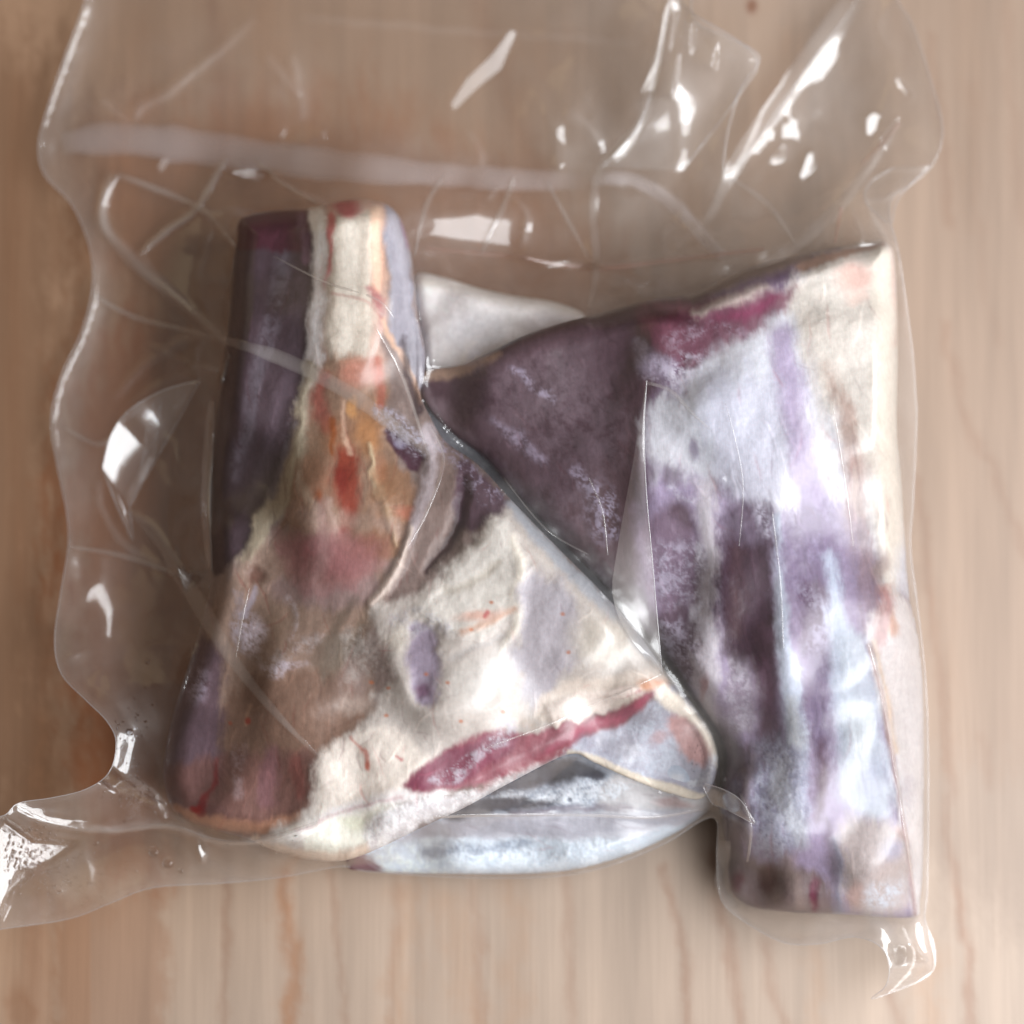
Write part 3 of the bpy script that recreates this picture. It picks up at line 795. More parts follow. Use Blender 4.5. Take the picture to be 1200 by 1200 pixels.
# ------------------------------------------------------------------ the tabletop
def build_table():
    c = np.arange(-60, 1264, 4.0)
    far = np.array([60, 150, 300, 600, 1100, 1900.0])
    xs = np.concatenate([(-60 - far)[::-1], c, 1260 + far]); ys = np.concatenate([(-60 - far)[::-1], c, 1260 + far])
    X, Y = np.meshgrid(xs, ys); sh = X.shape
    x, y = X.ravel(), Y.ravel()
    global LAYERS
    LAYERS = []
    G = '#7d523a'
    lines = [([(1088,40),(1100,100),(1106,180),(1112,260)],5,.5), ([(1106,380),(1120,450),(1140,510),(1160,545),(1185,600),(1205,650)],5,.55),
             ([(1030,-20),(1060,40),(1068,80)],5,.3), ([(1072,560),(1085,640),(1092,720),(1105,800),(1112,900),(1110,980),(1126,1060),(1140,1210)],5,.6),
             ([(1150,860),(1160,920)],5,.3), ([(780,1015),(788,1060),(800,1120),(808,1210)],5,.5), ([(835,1000),(848,1080),(862,1150),(870,1210)],6,.45),
             ([(898,1110),(905,1160),(925,1210)],6,.35), ([(1045,1165),(1062,1210)],6,.4), ([(662,1030),(668,1120),(672,1210)],5,.3),
             ([(555,1040),(560,1130),(562,1210)],6,.3), ([(470,1040),(462,1130),(460,1210)],6,.25),
             ([(265,1035),(266,1100),(262,1210)],4,.45), ([(334,1030),(338,1090),(345,1150),(340,1210)],8,.6), ([(388,1020),(398,1110),(404,1210)],4,.35),
             ([(1140,100),(1150,300),(1168,400)],5,.2), ([(1180,0),(1190,200),(1215,330)],6,.3), ([(50,700),(47,860),(44,1000),(38,1210)],9,.3), ([(20,100),(14,400),(24,700)],9,.25),
             ([(250,0),(262,140),(240,300)],10,.35), ([(560,0),(600,120),(640,220)],14,.3), ([(700,300),(760,330),(840,340)],8,.3), ([(1000,250),(985,420),(1000,800)],6,.3)]
    P([(190,1000),(1300,900),(1300,1300),(200,1300)], '#a3968e', 40, .4, 20)
    for pts, w, op in lines: S(pts, w, G, w + 2.5, op * .85, 5)
    for pts, w, op in [([(334,1030),(340,1090),(345,1150),(342,1230)], 9, .55), ([(478,1040),(474,1120),(470,1230)], 14, .4), ([(520,1060),(540,1140),(560,1230)], 16, .35), ([(600,1040),(606,1120),(600,1230)], 14, .4),
                       ([(950,1110),(956,1160),(960,1230)], 9, .4), ([(1086,1110),(1092,1170),(1090,1230)], 12, .45), ([(45,860),(50,940),(46,1040)], 14, .5), ([(1108,700),(1112,800),(1108,900)], 10, .25),
                       ([(160,30),(150,300),(158,480)], 26, .35), ([(300,-40),(310,120),(296,300)], 22, .35), ([(640,60),(600,200),(640,330)], 30, .35), ([(800,230),(820,300),(800,360)], 30, .4), ([(930,60),(900,160),(880,300)], 20, .3), ([(1125,-40),(1140,120),(1130,260)], 14, .25)]:
        S(pts, w * .8, '#a0714c', w * 1.5, op * .75, 10)
    P([(70,1040),(130,1060),(185,1040),(195,1130),(180,1250),(60,1250),(62,1130)], '#80502e', 14, .34, 12)
    P([(15,600),(60,600),(55,900),(70,1100),(20,1200),(10,900)], '#85552f', 20, .12, 12)
    B(24, 1180, 16, 30, '#7a5238', .4)
    B(880, 8, 8, 10, '#6e3c1c', .9, 2)
    P([(120,150),(420,120),(700,260),(690,420),(260,420),(130,330)], '#91582f', 60, .5, 20)
    P([(-500,80),(60,60),(90,350),(70,800),(30,960),(-500,1000)], '#6a4f3e', 60, .6, 20)  # left strip darkened: mostly shade put into the wood colour
    P([(1000,-500),(2000,-500),(2000,1100),(1120,1050),(1040,700)], '#877469', 60, .55, 20)
    P([(90,420),(250,420),(250,700),(200,960),(150,1040),(90,900)], '#8f4f22', 40, .6, 16)
    lay = LAYERS
    N = noise_set(x, y)
    col = np.tile(lin('#9d8576'), (len(x), 1))
    ring = np.sin((x + 30 * fbm(x * .3 + 900, y * .04, 40, 3, 3)) / 17.0)
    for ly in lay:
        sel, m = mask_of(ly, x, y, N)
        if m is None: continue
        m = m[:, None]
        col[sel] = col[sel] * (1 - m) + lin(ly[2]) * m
    g = fbm(x, y * .05, 14, 4, 6)
    col *= (1 + 0.13 * g + 0.03 * ring + 0.14 * fbm(x, y * .15, 110, 3, 2))[:, None]
    # greyer to the right, warmer and darker left: timber tone plus painted light falloff
    w = sstep(150, 900, x + 1.6 * np.maximum(0, y - 880) + 60 * fbm(x, y * .3, 200, 2, 4))[:, None]
    col *= (1 - w) * np.array([1.01, 0.91, 0.755]) + w * np.array([1.02, 1.04, 0.99])
    V = world_pt(x, y, 0.0)
    i = np.arange(len(x)).reshape(sh)
    F = np.stack([i[:-1, :-1].ravel(), i[1:, :-1].ravel(), i[1:, 1:].ravel(), i[:-1, 1:].ravel()], 1)
    # a board of real thickness: side walls and an underside
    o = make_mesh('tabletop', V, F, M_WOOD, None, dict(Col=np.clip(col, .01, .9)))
    o['kind'] = 'structure'
    sol = o.modifiers.new('thickness', 'SOLIDIFY'); sol.thickness = 0.03; sol.offset = -1; sol.use_rim = True
    sol.use_quality_normals = False
build_table()

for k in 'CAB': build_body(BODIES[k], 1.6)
_names = {'C': BODIES['C']['root']}

# ------------------------------------------------------------------ the bag
bag = empty('vacuum_bag', 'clear crinkled plastic vacuum bag holding the lamb shanks on the wooden tabletop', 'bag')

EDGE_L = [(45,170,7),(52,205,7),(84,240,5),(105,290,5),(108,340,5),(95,390,5),(72,440,5),(60,490,5),(66,540,5),(78,600,6),(80,640,8),(72,690,12),(64,750,20),(72,790,23),(100,820,26),(125,845,28),(136,870,29),(128,905,29),(100,925,29),(60,935,30),(22,941,32),(6,955,34),(-20,966,34),(-40,1030,28),(-25,1094,18),(0,1089,17),(80,1077,14),(130,1058,14),(180,1040,14),(260,1035,12),(330,1028,11),(400,1015,10),(430,1021,8),(540,1028,6),(650,1027,6),(722,1012,8),(782,987,11),(822,962,15),(840,962,17),(840,1000,13),(842,1040,11),(850,1062,11),(880,1085,11),(920,1105,12),(960,1106,14),(1000,1098,17),(1030,1108,20),(1042,1130,21),(1038,1155,19),(1021,1170,15),(1042,1164,12),(1090,1142,9),(1096,1110,10),(1084,1077,10),(1087,1040,10),(1088,900,13),(1085,800,15),(1074,700,17),(1067,640,17),(1070,590,17),(1074,500,19),(1073,460,20),(1068,400,22),(1054,300,25),(1043,255,23),(1046,232,20),(1070,215,18),(1095,190,17),(1105,150,17),(1090,90,16),(1070,30,15),(1050,-5,14),(1030,-70,14)]
TOP_A = [(1010,-60,9),(1003,0,9),(960,60,9),(910,130,10),(872,185,11),(850,205,13),(852,160,17),(868,105,20),(890,66,24),(850,42,25),(812,20,25),(795,-60,22)]
TOP_B = [(600,-75,9),(300,-75,7),(112,-60,6),(100,0,6),(75,70,6),(55,130,6)]
OL_TOP = catmull(EDGE_L + TOP_A + TOP_B, 5)
OL_BOT = catmull(EDGE_L + [(800,-75,14)] + TOP_B, 5)

GX = np.arange(-60, 1136, 4.0); GY = np.arange(-88, 1188, 4.0)
def bilin(F, x, y, x0, y0, g):
    u = np.clip((x - x0) / g, 0, F.shape[1] - 1.001); v = np.clip((y - y0) / g, 0, F.shape[0] - 1.001)
    i = u.astype(int); j = v.astype(int); fu = u - i; fv = v - j
    return (F[j, i] * (1 - fu) + F[j, i + 1] * fu) * (1 - fv) + (F[j + 1, i] * (1 - fu) + F[j + 1, i + 1] * fu) * fv

def solve_film():
    X, Y = np.meshgrid(GX, GY)
    obs = np.full(X.shape, 0.0022); low = np.full(X.shape, 1.0)
    for k, b in BODIES.items():
        d = sdist(X, Y, b['ol'][::2])
        top, rim, zb = body_top(b, X, Y, np.maximum(d, 0))
        obs = np.where(d > -1, np.maximum(obs, top + 0.0016), obs)
        low = np.where(d > -6, np.minimum(low, zb), low)
    d, _, _, t = seg_near(X, Y, OL_TOP, True)
    sd = np.where(inside(X, Y, OL_TOP), d, -d)
    ez = OL_TOP[:, 2] * 1e-3
    tz = np.interp(t * len(ez), np.arange(len(ez) + 1), np.append(ez, ez[0]))
    fixed = sd <= 2.5
    Z = np.where(fixed, tz, np.maximum(obs, tz * 0.9))
    for it in range(420):
        A = Z.copy()
        A[1:-1, 1:-1] = 0.25 * (Z[:-2, 1:-1] + Z[2:, 1:-1] + Z[1:-1, :-2] + Z[1:-1, 2:])
        A -= 0.000011
        Z = np.where(fixed, tz, np.maximum(A, obs))
    gap = np.exp(-(seg_near(X, Y, [(500,455),(560,540),(640,622),(720,705),(840,860)], False)[0] / 22) ** 2)
    Z = Z - np.where(Y < 560, 0.6, 0.06) * gap * (Z - np.maximum(obs, 0.016))*(Z > 0.016)
    for it in range(3):
        A = Z.copy()
        A[1:-1, 1:-1] = 0.25 * (Z[:-2, 1:-1] + Z[2:, 1:-1] + Z[1:-1, :-2] + Z[1:-1, 2:])
        Z = np.maximum(A, obs)
    return Z, obs, low
FZ, OBS, LOW = solve_film()
def film_z0(x, y): return bilin(FZ, x, y, GX[0], GY[0], 4.0)
def obs_z(x, y): return bilin(OBS, x, y, GX[0], GY[0], 4.0)

# creases: polyline, half width (plan units), height in mm (a pinched ridge), milkiness
CREASES = [
 ([(135,203),(180,222),(232,240),(275,280)],5,1.6,.10), ([(266,184),(246,215),(228,245),(195,270),(165,298)],5,2.0,.16),
 ([(132,200),(118,238),(124,268),(165,315),(205,350),(258,392)],6,2.2,.14), ([(160,297),(200,340),(232,372),(262,398)],5,1.8,.14),
 ([(232,243),(275,250),(300,246)],4,1.2,.1), ([(330,216),(362,232),(384,242)],4,1.2,.1), ([(152,140),(170,120),(205,100),(300,20)],7,1.6,.06),
 ([(115,115),(150,142)],5,1.2,.05), ([(340,60),(350,110),(352,150)],8,1.6,.06), ([(310,60),(330,90),(352,110)],6,1.4,.05),
 ([(130,470),(180,420),(230,395),(270,400)],6,1.8,.08), ([(150,480),(205,440),(260,430)],5,1.2,.06), ([(175,405),(215,425),(255,432)],4,1.0,.05),
 ([(115,560),(122,600),(150,640),(205,668)],5,0.9,.12), ([(152,600),(185,625),(205,662)],5,1.8,.10),
 ([(138,905),(180,930),(195,955),(235,975)],5,1.6,.08),
 ([(15,947),(60,966),(130,973),(195,968),(250,985),(300,987),(370,964),(410,950)],5,2.0,.14), ([(232,975),(240,1000),(236,1010)],6,1.4,.08),
 ([(100,975),(150,965),(200,966)],6,1.2,.05), ([(345,20),(480,30),(600,40),(750,50)],6,1.0,.05),
 ([(660,130),(690,150),(705,180)],8,2.0,.08), ([(650,140),(652,170),(655,195)],6,1.6,.06), ([(545,150),(560,175),(565,195)],6,1.5,.05),
 ([(600,225),(615,250),(612,280),(600,300)],5,1.8,.08), ([(570,235),(580,220),(590,216)],5,1.4,.06), ([(480,290),(560,292),(620,302),(690,310),(780,305),(860,292)],4,1.5,.05),
 ([(790,95),(800,150),(790,200)],6,2.0,.08), ([(700,205),(760,215),(800,250),(850,300)],8,2.0,.08), ([(840,235),(810,272),(790,290)],5,1.2,.05),
 ([(1050,140),(1020,195),(985,240),(930,290),(880,312)],7,2.0,.10), ([(1068,115),(1058,98),(1048,88)],5,1.5,.1),
 ([(1048,300),(1030,265),(1014,240),(1018,215),(1048,198),(1085,196)],4,1.8,.12), ([(1000,235),(1040,230),(1065,222)],4,1.4,.1), ([(995,240),(1012,282)],4,1.2,.08),
 ([(985,240),(955,295)],4,1.2,.08), ([(1018,750),(1032,810),(1046,890),(1060,970),(1075,1070)],4,1.2,.05),
 ([(830,950),(865,960),(880,975),(878,1000)],4,1.2,.08), ([(1075,1070),(1085,1100),(1090,1138)],5,1.6,.1), ([(1042,1130),(1085,1128)],5,1.6,.1),
 ([(510,952),(560,955),(680,954),(760,958),(820,952)],4,1.2,.06), ([(250,640),(242,560),(246,470)],5,1.2,.06), ([(268,408),(258,450)],3,1.5,.1),
]
# small flat facets of film tipped towards the window or the lamp: outline, soft, which lamp
FACETS = [
 ([(525,122),(545,90),(575,62),(598,32),(606,40),(590,82),(560,105),(535,130)],3,'K'),
 ([(182,195),(190,184),(199,186),(194,198),(184,201)],2,'K'), ([(268,200),(290,197),(316,203),(312,209),(285,209),(270,206)],2,'K'),
 ([(330,162),(338,148),(360,142),(382,150),(380,160),(350,168),(338,168)],3,'W'),
 ([(1013,138),(1022,129),(1031,134),(1030,152),(1021,162),(1014,155)],2,'K'), ([(935,205),(944,178),(955,176),(955,192),(943,214)],2,'K'),
 ([(168,508),(176,470),(190,462),(188,500),(184,535),(158,582),(163,545)],3,'K'),
 ([(128,545),(133,520),(150,492),(165,476),(172,472),(158,500),(142,525),(132,552)],3,'W'),
 ([(205,662),(235,678),(216,693)],2,'K'),
 ([(5,960),(40,985),(90,988),(60,1010),(22,1022),(0,1075),(-20,1080),(-15,980)],5,'K'),
 ([(112,910),(128,900),(160,925),(192,943),(178,948),(140,930)],3,'W'),
 ([(755,110),(768,60),(776,10),(786,-10),(790,0),(778,60),(770,110)],3,'K'), ([(715,185),(738,160),(750,140),(754,150),(738,172),(720,188)],2,'K'),
 ([(776,110),(786,60),(796,5),(806,10),(796,60),(788,115)],3,'W'), ([(815,30),(840,45),(835,80),(812,75)],5,'W'),
 ([(605,296),(640,305),(700,310),(690,316),(640,312),(612,304)],3,'K'), ([(490,280),(510,255),(560,245),(600,262),(605,295),(560,288)],14,'K'),
 ([(270,412),(274,405),(262,450),(258,446)],2,'K'), ([(1030,165),(1052,135),(1054,140),(1034,168)],2,'K'), ([(1046,92),(1052,92),(1068,112),(1062,114)],2,'K'),
 ([(1045,1110),(1070,1108),(1085,1125),(1050,1130)],4,'W'), ([(235,985),(242,1003),(236,1010),(230,995)],2,'K'),
 ([(840,560),(850,556),(852,566)],2,'K'),
]

def build_film():
    g = 2.0
    ol = OL_TOP
    xs = np.arange(-48, 1116, g); ys = np.arange(-84, 1180, g)
    X, Y = np.meshgrid(xs, ys)
    ins = inside(X, Y, ol)
    cell = ins[:-1, :-1] | ins[1:, :-1] | ins[:-1, 1:] | ins[1:, 1:]
    used = np.zeros(X.shape, bool)
    used[:-1, :-1] |= cell; used[1:, :-1] |= cell; used[:-1, 1:] |= cell; used[1:, 1:] |= cell
    iu = np.nonzero(used.ravel())[0]
    x = X.ravel()[iu]; y = Y.ravel()[iu]; inn = ins.ravel()[iu]
    d, bx, by, t = seg_near(x, y, ol, True)
    x = np.where(inn, x, bx); y = np.where(inn, y, by); d = np.where(inn, d, 0)
    z = film_z0(x, y); ob = obs_z(x, y)
    free = sstep(0.0008, 0.006, z - ob)
    ends = sstep(0, 24, d)
    n = fbm(x, y, 70, 3, 2); r = 1 - np.abs(fbm(x + 25 * n, y, 85, 2, 5)) * 2.4
    z = z + ends * (free * (0.0012 * n + 0.0006 * np.maximum(r, 0) ** 3) + 0.00012 * fbm(x, y, 22, 3, 7))
    cr = 0
    for k, (ang, lam, sl) in enumerate([(20, 150, .13), (75, 110, .11), (130, 135, .12), (165, 90, .08), (100, 210, .10)]):
        a_ = math.radians(ang)
        q = (x * math.cos(a_) + y * math.sin(a_) + 26 * fbm(x, y, 90, 2, k + 2)) / lam + .37 * k
        tri = np.sqrt((np.abs(q - np.floor(q) - .5) * lam) ** 2 + 5.0)
        cr = cr + sl * (tri - lam / 4) * 0.00025 * sstep(-.25, .35, fbm(x, y, 130, 2, k + 5))
    z = z + ends * free * cr
    haze = 0.012 + free * (0.018 + 0.10 * np.maximum(0, fbm(x, y, 75, 3, 3)) ** 1.2 + 0.02 * fbm(x, y, 20, 3, 5)) + 0.05 * (1 - sstep(0, 9, d)) + 0.03 * (1 - sstep(15, 45, d))
    wn1, wn2 = fbm(x, y, 30, 3, 1), fbm(x, y, 30, 3, 4)  # milky patches in the film; some stand in for soft window sheen
    for hx, hy, rx, ry, ha in [(250,90,80,60,.06),(350,110,26,60,.08),(460,180,60,22,.08),(550,268,66,30,.20),(690,165,36,50,.13),(770,170,40,44,.12),(805,95,36,52,.14),(560,195,40,16,.09),
            (640,280,50,24,.10),(880,255,50,34,.10),(965,125,40,76,.09),(1030,255,26,40,.09),(105,490,40,90,.06),(98,560,30,50,.07),(108,740,24,60,.07),(190,630,40,50,.04),(60,1020,60,30,.06),(270,1008,60,20,.07),
            (150,140,50,40,.05),(1000,1088,90,18,.10),(862,1040,22,40,.10),(1085,1100,20,30,.1),(640,968,190,16,.07),(215,215,60,30,.04),(760,260,50,40,.08),(1062,450,14,120,.06)]:
        haze = haze + ha * np.exp(-(((x + 14 * wn1 - hx) / rx) ** 2 + ((y + 14 * wn2 - hy) / ry) ** 2) ** 1.5) * (.75 + .5 * wn1)
    for pts, w, h, hz in CREASES:
        a = np.array(pts, float)
        sel = np.nonzero((x > a[:, 0].min() - 30) & (x < a[:, 0].max() + 30) & (y > a[:, 1].min() - 30) & (y < a[:, 1].max() + 30))[0]
        if not len(sel): continue
        dd, _, _, tt = seg_near(x[sel] + 4 * wn1[sel], y[sel] + 4 * wn2[sel], catmull(pts, 5, False), False)
        tap = np.sqrt(np.clip(np.minimum(tt, 1 - tt) * 5, 0, 1))
        p = np.clip(1 - dd / (w * 1.7), 0, 1) ** 1.4
        z[sel] += h * 1e-3 * p * tap * 0.6 * np.minimum(1, d[sel] / 5)
        haze[sel] += hz * (1 - sstep(w * .4, w * 1.3, dd)) * tap
    cl = 1 - free
    for pts, soft, which in FACETS:
        a = np.array(pts, float); c = a.mean(0)
        sel = np.nonzero((x > a[:, 0].min() - 20) & (x < a[:, 0].max() + 20) & (y > a[:, 1].min() - 20) & (y < a[:, 1].max() + 20))[0]
        if not len(sel): continue
        zc = float(film_z0(np.array([c[0]]), np.array([c[1]]))[0])
        pc = world_pt(c[0], c[1], zc)
        l = (KEY if which == 'K' else WARM) - pc; l /= np.linalg.norm(l)
        v = CAMP - pc; v /= np.linalg.norm(v)
        h = l + v; h /= np.linalg.norm(h)
        s = np.linalg.norm(world_pt(c[0] + 1, c[1], zc) - pc)
        pl = zc + 0.0008 - (h[0] * (x[sel] - c[0]) - h[1] * (y[sel] - c[1])) * s / h[2]
        m = sstep(-soft, soft * .6, sdist(x[sel], y[sel], a))
        if soft > 9: cl[sel] = np.maximum(cl[sel], .75 * m)
        z[sel] = z[sel] * (1 - m) + np.maximum(pl, ob[sel] - 0.0004) * m
    z = np.maximum(z, np.minimum(ob, 0.08) - 0.0006)
    for bx_, by_, br in [(765,750,70),(700,680,55),(640,620,70),(580,560,60),(700,690,70),(820,830,60),(110,640,60),(85,480,50),(165,720,70),(112,700,50),(115,1030,50)]:
        cl = np.maximum(cl, .92 * np.exp(-((x - bx_) ** 2 + (y - by_) ** 2) / br ** 2))
    idx = -np.ones(X.size, int); idx[iu] = np.arange(len(iu)); idx = idx.reshape(X.shape)
    cy, cx = np.nonzero(cell)
    F = np.stack([idx[cy, cx], idx[cy + 1, cx], idx[cy + 1, cx + 1], idx[cy, cx + 1]], 1)
    make_mesh('top_film', world_pt(x, y, z), F, M_FILM, bag, dict(haze=np.clip(haze, 0.01, .5), cling=cl))
    G = np.full(X.size, np.nan); G[iu] = z
    return G.reshape(X.shape), xs, ys
TZ, TX, TY = build_film()
TZf = np.where(np.isnan(TZ), film_z0(*np.meshgrid(TX, TY)), TZ)
def film_z(x, y): return bilin(TZf, np.asarray(x, float), np.asarray(y, float), TX[0], TY[0], 2.0)

def build_back():
    g = 5.0
    ol = OL_BOT
    xs = np.arange(-50, 1120, g); ys = np.arange(-84, 1184, g)
    X, Y = np.meshgrid(xs, ys)
    ins = inside(X, Y, ol)
    cell = ins[:-1, :-1] | ins[1:, :-1] | ins[:-1, 1:] | ins[1:, 1:]
    used = np.zeros(X.shape, bool)
    used[:-1, :-1] |= cell; used[1:, :-1] |= cell; used[:-1, 1:] |= cell; used[1:, 1:] |= cell
    iu = np.nonzero(used.ravel())[0]
    x = X.ravel()[iu]; y = Y.ravel()[iu]; inn = ins.ravel()[iu]
    d, bx, by, t = seg_near(x, y, ol, True)
    x = np.where(inn, x, bx); y = np.where(inn, y, by); d = np.where(inn, d, 0)
    ez = np.append(ol[:, 2], ol[0, 2]) * 1e-3
    tz = np.interp(t * len(ol), np.arange(len(ol) + 1), ez)
    low = np.minimum(bilin(LOW, x, y, GX[0], GY[0], 4.0), 0.05)
    z = 0.0012 + (tz - 0.0012) * np.exp(-(d / 42.0) ** 1.3) + 0.0011 * (1 + fbm(x, y, 80, 3, 4)) * sstep(0, 40, d)
    lowm = bilin(LOW, x, y, GX[0], GY[0], 4.0)
    z = np.where((lowm < 0.2) & (d > 0), np.minimum(z, 0.0016), z)
    z = np.where(d > 0, np.minimum(z, film_z(x, y) - 0.0006), z)
    z = np.maximum(z, 0.0008)
    idx = -np.ones(X.size, int); idx[iu] = np.arange(len(iu)); idx = idx.reshape(X.shape)
    cy, cx = np.nonzero(cell)
    F = np.stack([idx[cy, cx], idx[cy + 1, cx], idx[cy + 1, cx + 1], idx[cy, cx + 1]], 1)
    make_mesh('back_film', world_pt(x, y, z), F, M_BASE, bag)
build_back()

def tube(name, P3, r, mat, closed=False, sides=6):
    P3 = np.asarray(P3); n = len(P3)
    T = np.gradient(P3, axis=0); T /= (np.linalg.norm(T, axis=1, keepdims=True) + 1e-12)
    up = np.array([0, 0, 1.0])
    S1 = np.cross(T, up); S1 /= (np.linalg.norm(S1, axis=1, keepdims=True) + 1e-12)
    S2 = np.cross(S1, T)
    r = np.broadcast_to(np.asarray(r, float), (n,))
    V = []
    for k in range(sides):
        a = 2 * math.pi * k / sides
        V.append(P3 + (S1 * math.cos(a) + S2 * math.sin(a)) * r[:, None])
    V = np.stack(V, 1).reshape(-1, 3)
    F = []
    for i in range(n if closed else n - 1):
        j = (i + 1) % n
        for k in range(sides):
            F.append((i * sides + k, i * sides + (k + 1) % sides, j * sides + (k + 1) % sides, j * sides + k))
    return make_mesh(name, V, F, mat, bag)

def edge_pts(ol):
    return world_pt(ol[:, 0], ol[:, 1], ol[:, 2] * 1e-3 + 0.0001)
tube('cut_edge', edge_pts(OL_TOP), 0.00011, M_EDGE, True)

def strip(name, pts, w, mat, lift=0.4, arch=0.8, fold=0.0, hz=0.16):
    """a pinched or doubled strip of film lying on the bag: a shallow arched ribbon with a rolled edge"""
    c = catmull(pts, 8, False)
    t = np.linspace(0, 1, len(c))
    wd = np.interp(t, np.linspace(0, 1, len(w)), w) if hasattr(w, '__len__') else np.full(len(c), float(w))
    T = np.gradient(c, axis=0); T /= np.linalg.norm(T, axis=1, keepdims=True)
    Nn = np.stack([-T[:, 1], T[:, 0]], 1)
    offs = np.array([-1, -.85, -.5, 0, .5, .85, 1.0])
    prof = np.array([0, .55, .9, 1, .8, .6, 0.3])
    V = []
    wob = fbm(c[:, 0], c[:, 1], 24, 3, 5)
    for o, p in zip(offs, prof):
        q = c + Nn * (wd * o * (1 + .22 * wob))[:, None]
        z = film_z(q[:, 0], q[:, 1])
        V.append(world_pt(q[:, 0], q[:, 1], z + (lift + arch * p + fold * (o + 1) * .5 + .25 * wob * p) * 1e-3))
    V = np.stack(V, 1); n = len(c); k = len(offs)
    tap = np.clip(np.minimum(t, 1 - t) * 8, 0, 1) * (1 + .5 * fbm(c[:, 0], c[:, 1], 40, 2, 3))
    H = np.clip(tap[:, None] * np.array([0, .45, .85, 1, 1, .6, .1])[None] * hz, 0, .6).reshape(-1)
    i = np.arange(n * k).reshape(n, k)
    F = np.stack([i[:-1, :-1].ravel(), i[:-1, 1:].ravel(), i[1:, 1:].ravel(), i[1:, :-1].ravel()], 1)
    return make_mesh(name, V.reshape(-1, 3), F, mat, bag, dict(haze=H, cling=0 * H + (.7 if np.max(w) > 8.5 else .2)))

strip('heat_seal', [(72,168),(130,162),(200,168),(300,182),(400,194),(500,203),(600,210),(690,212)], [14, 20, 22, 21, 19, 16, 14, 11], M_SEAL, .25, .1, hz=.27)
strip('heat_seal', [(690,212),(740,210),(790,240),(830,285),(850,300)], [8, 10, 9, 8, 5], M_SEAL, .25, .1, hz=.27)
for pts, w in [([(262,398),(330,420),(400,455),(450,490),(505,537)], [4, 9, 9, 8, 5]),
               ([(152,600),(190,640),(210,672),(236,712),(272,772),(320,832),(372,886)], [3, 6, 9, 10, 8, 5, 1.5]),
               ([(1004,-6),(960,55),(912,122),(868,182),(825,268)], [16, 15, 13, 9, 4]),
               ([(1052,140),(1022,190),(985,240),(930,290),(885,312)], [4, 8, 8, 9, 4]),
               ([(788,-20),(770,70),(752,140),(705,195),(695,250),(699,310),(690,362)], [9, 9, 6, 5, 5, 5, 3]),
               ([(248,470),(243,540),(242,610),(246,668)], [4, 6, 6, 3]),
               ([(850,985),(846,1030),(858,1066)], [7, 9, 6]),
               ([(135,205),(120,245),(135,285),(175,325),(225,362)], [5, 6, 7, 6, 5]),
               ([(266,184),(230,243),(196,270),(164,298)], [3, 5, 5, 3]),
               ([(136,203),(185,222),(235,245),(276,290)], [3, 4, 4, 3]),
               ([(520,206),(500,240),(486,300)], [2, 4, 2]), ([(602,208),(586,250),(562,300)], [2, 4, 2]), ([(300,186),(330,214),(372,238)], [2, 3, 2]), ([(640,212),(662,252),(690,304)], [2, 3, 2]),
               ([(852,206),(900,240),(936,292)], [2, 4, 2]),
               ([(108,345),(160,372),(240,392)], [2, 4, 2]), ([(80,640),(140,650),(205,672)], [2, 4, 3]), ([(74,500),(120,520),(150,480)], [2, 4, 2]), 
               ([(20,945),(70,968),(130,974),(195,968),(250,984),(300,986),(372,964)], [2, 3, 3, 3, 3, 3, 2])]:
    strip('film_fold', pts, w, M_FOLD, .4, .1 if max(w) > 8.5 else .6)
for pts, w, h in [([(438,380),(462,420),(480,465),(504,540)], [1.5, 2, 2.5, 1.5], .3),
               ([(757,448),(786,458),(812,485),(834,505)], [2, 2.5, 2, 1], .3), ([(508,958),(560,956),(680,955),(760,958),(826,948)], [1.5, 2, 2.2, 2, 1.5], .4),
               ([(505,500),(520,540),(500,600),(478,640)], [1.2, 2, 2, 1], .25), ([(320,300),(380,330),(440,350),(462,372)], [1, 1.6, 1.6, 1], .3),
               ([(560,880),(640,850),(720,815),(775,790)], [1, 1.5, 1.5, 1], .2), ([(868,930),(880,970),(876,1010)], [1.5, 2, 1.5], .3),
               ([(292,690),(284,722),(276,770)], [1, 2, 1], .3), ([(590,560),(640,620),(690,650)], [1, 1.5, 1], .15),
               ([(1018,755),(1034,815),(1048,890),(1060,965),(1075,1070)], [1.2, 1.6, 1.8, 1.6, 1.4], .3), ([(905,600),(914,680),(918,760)], [1, 1.6, 1], .2),
               ([(690,560),(706,600),(712,650)], [1, 1.4, 1], .25), ([(850,470),(870,560),(866,640)], [.8, 1.2, .8], .15), ([(975,470),(990,560),(1000,640)], [.8, 1.4, .8], .2)]:
    strip('film_wrinkle', pts, w, M_FOLD, .3, .3, hz=h * .65)
strip('bloody_fold', [(500,291),(600,300),(690,314),(790,304),(895,291)], [1.5, 2, 2.5, 3, 2.5], M_RED, .6, .5)
strip('bloody_fold', [(1010,192),(1032,168),(1054,143)], [1.5, 3, 2], M_RED, .8, .5)
strip('bloody_fold', [(986,242),(982,262),(978,284)], [2, 2.5, 1.5], M_RED, .8, .5)

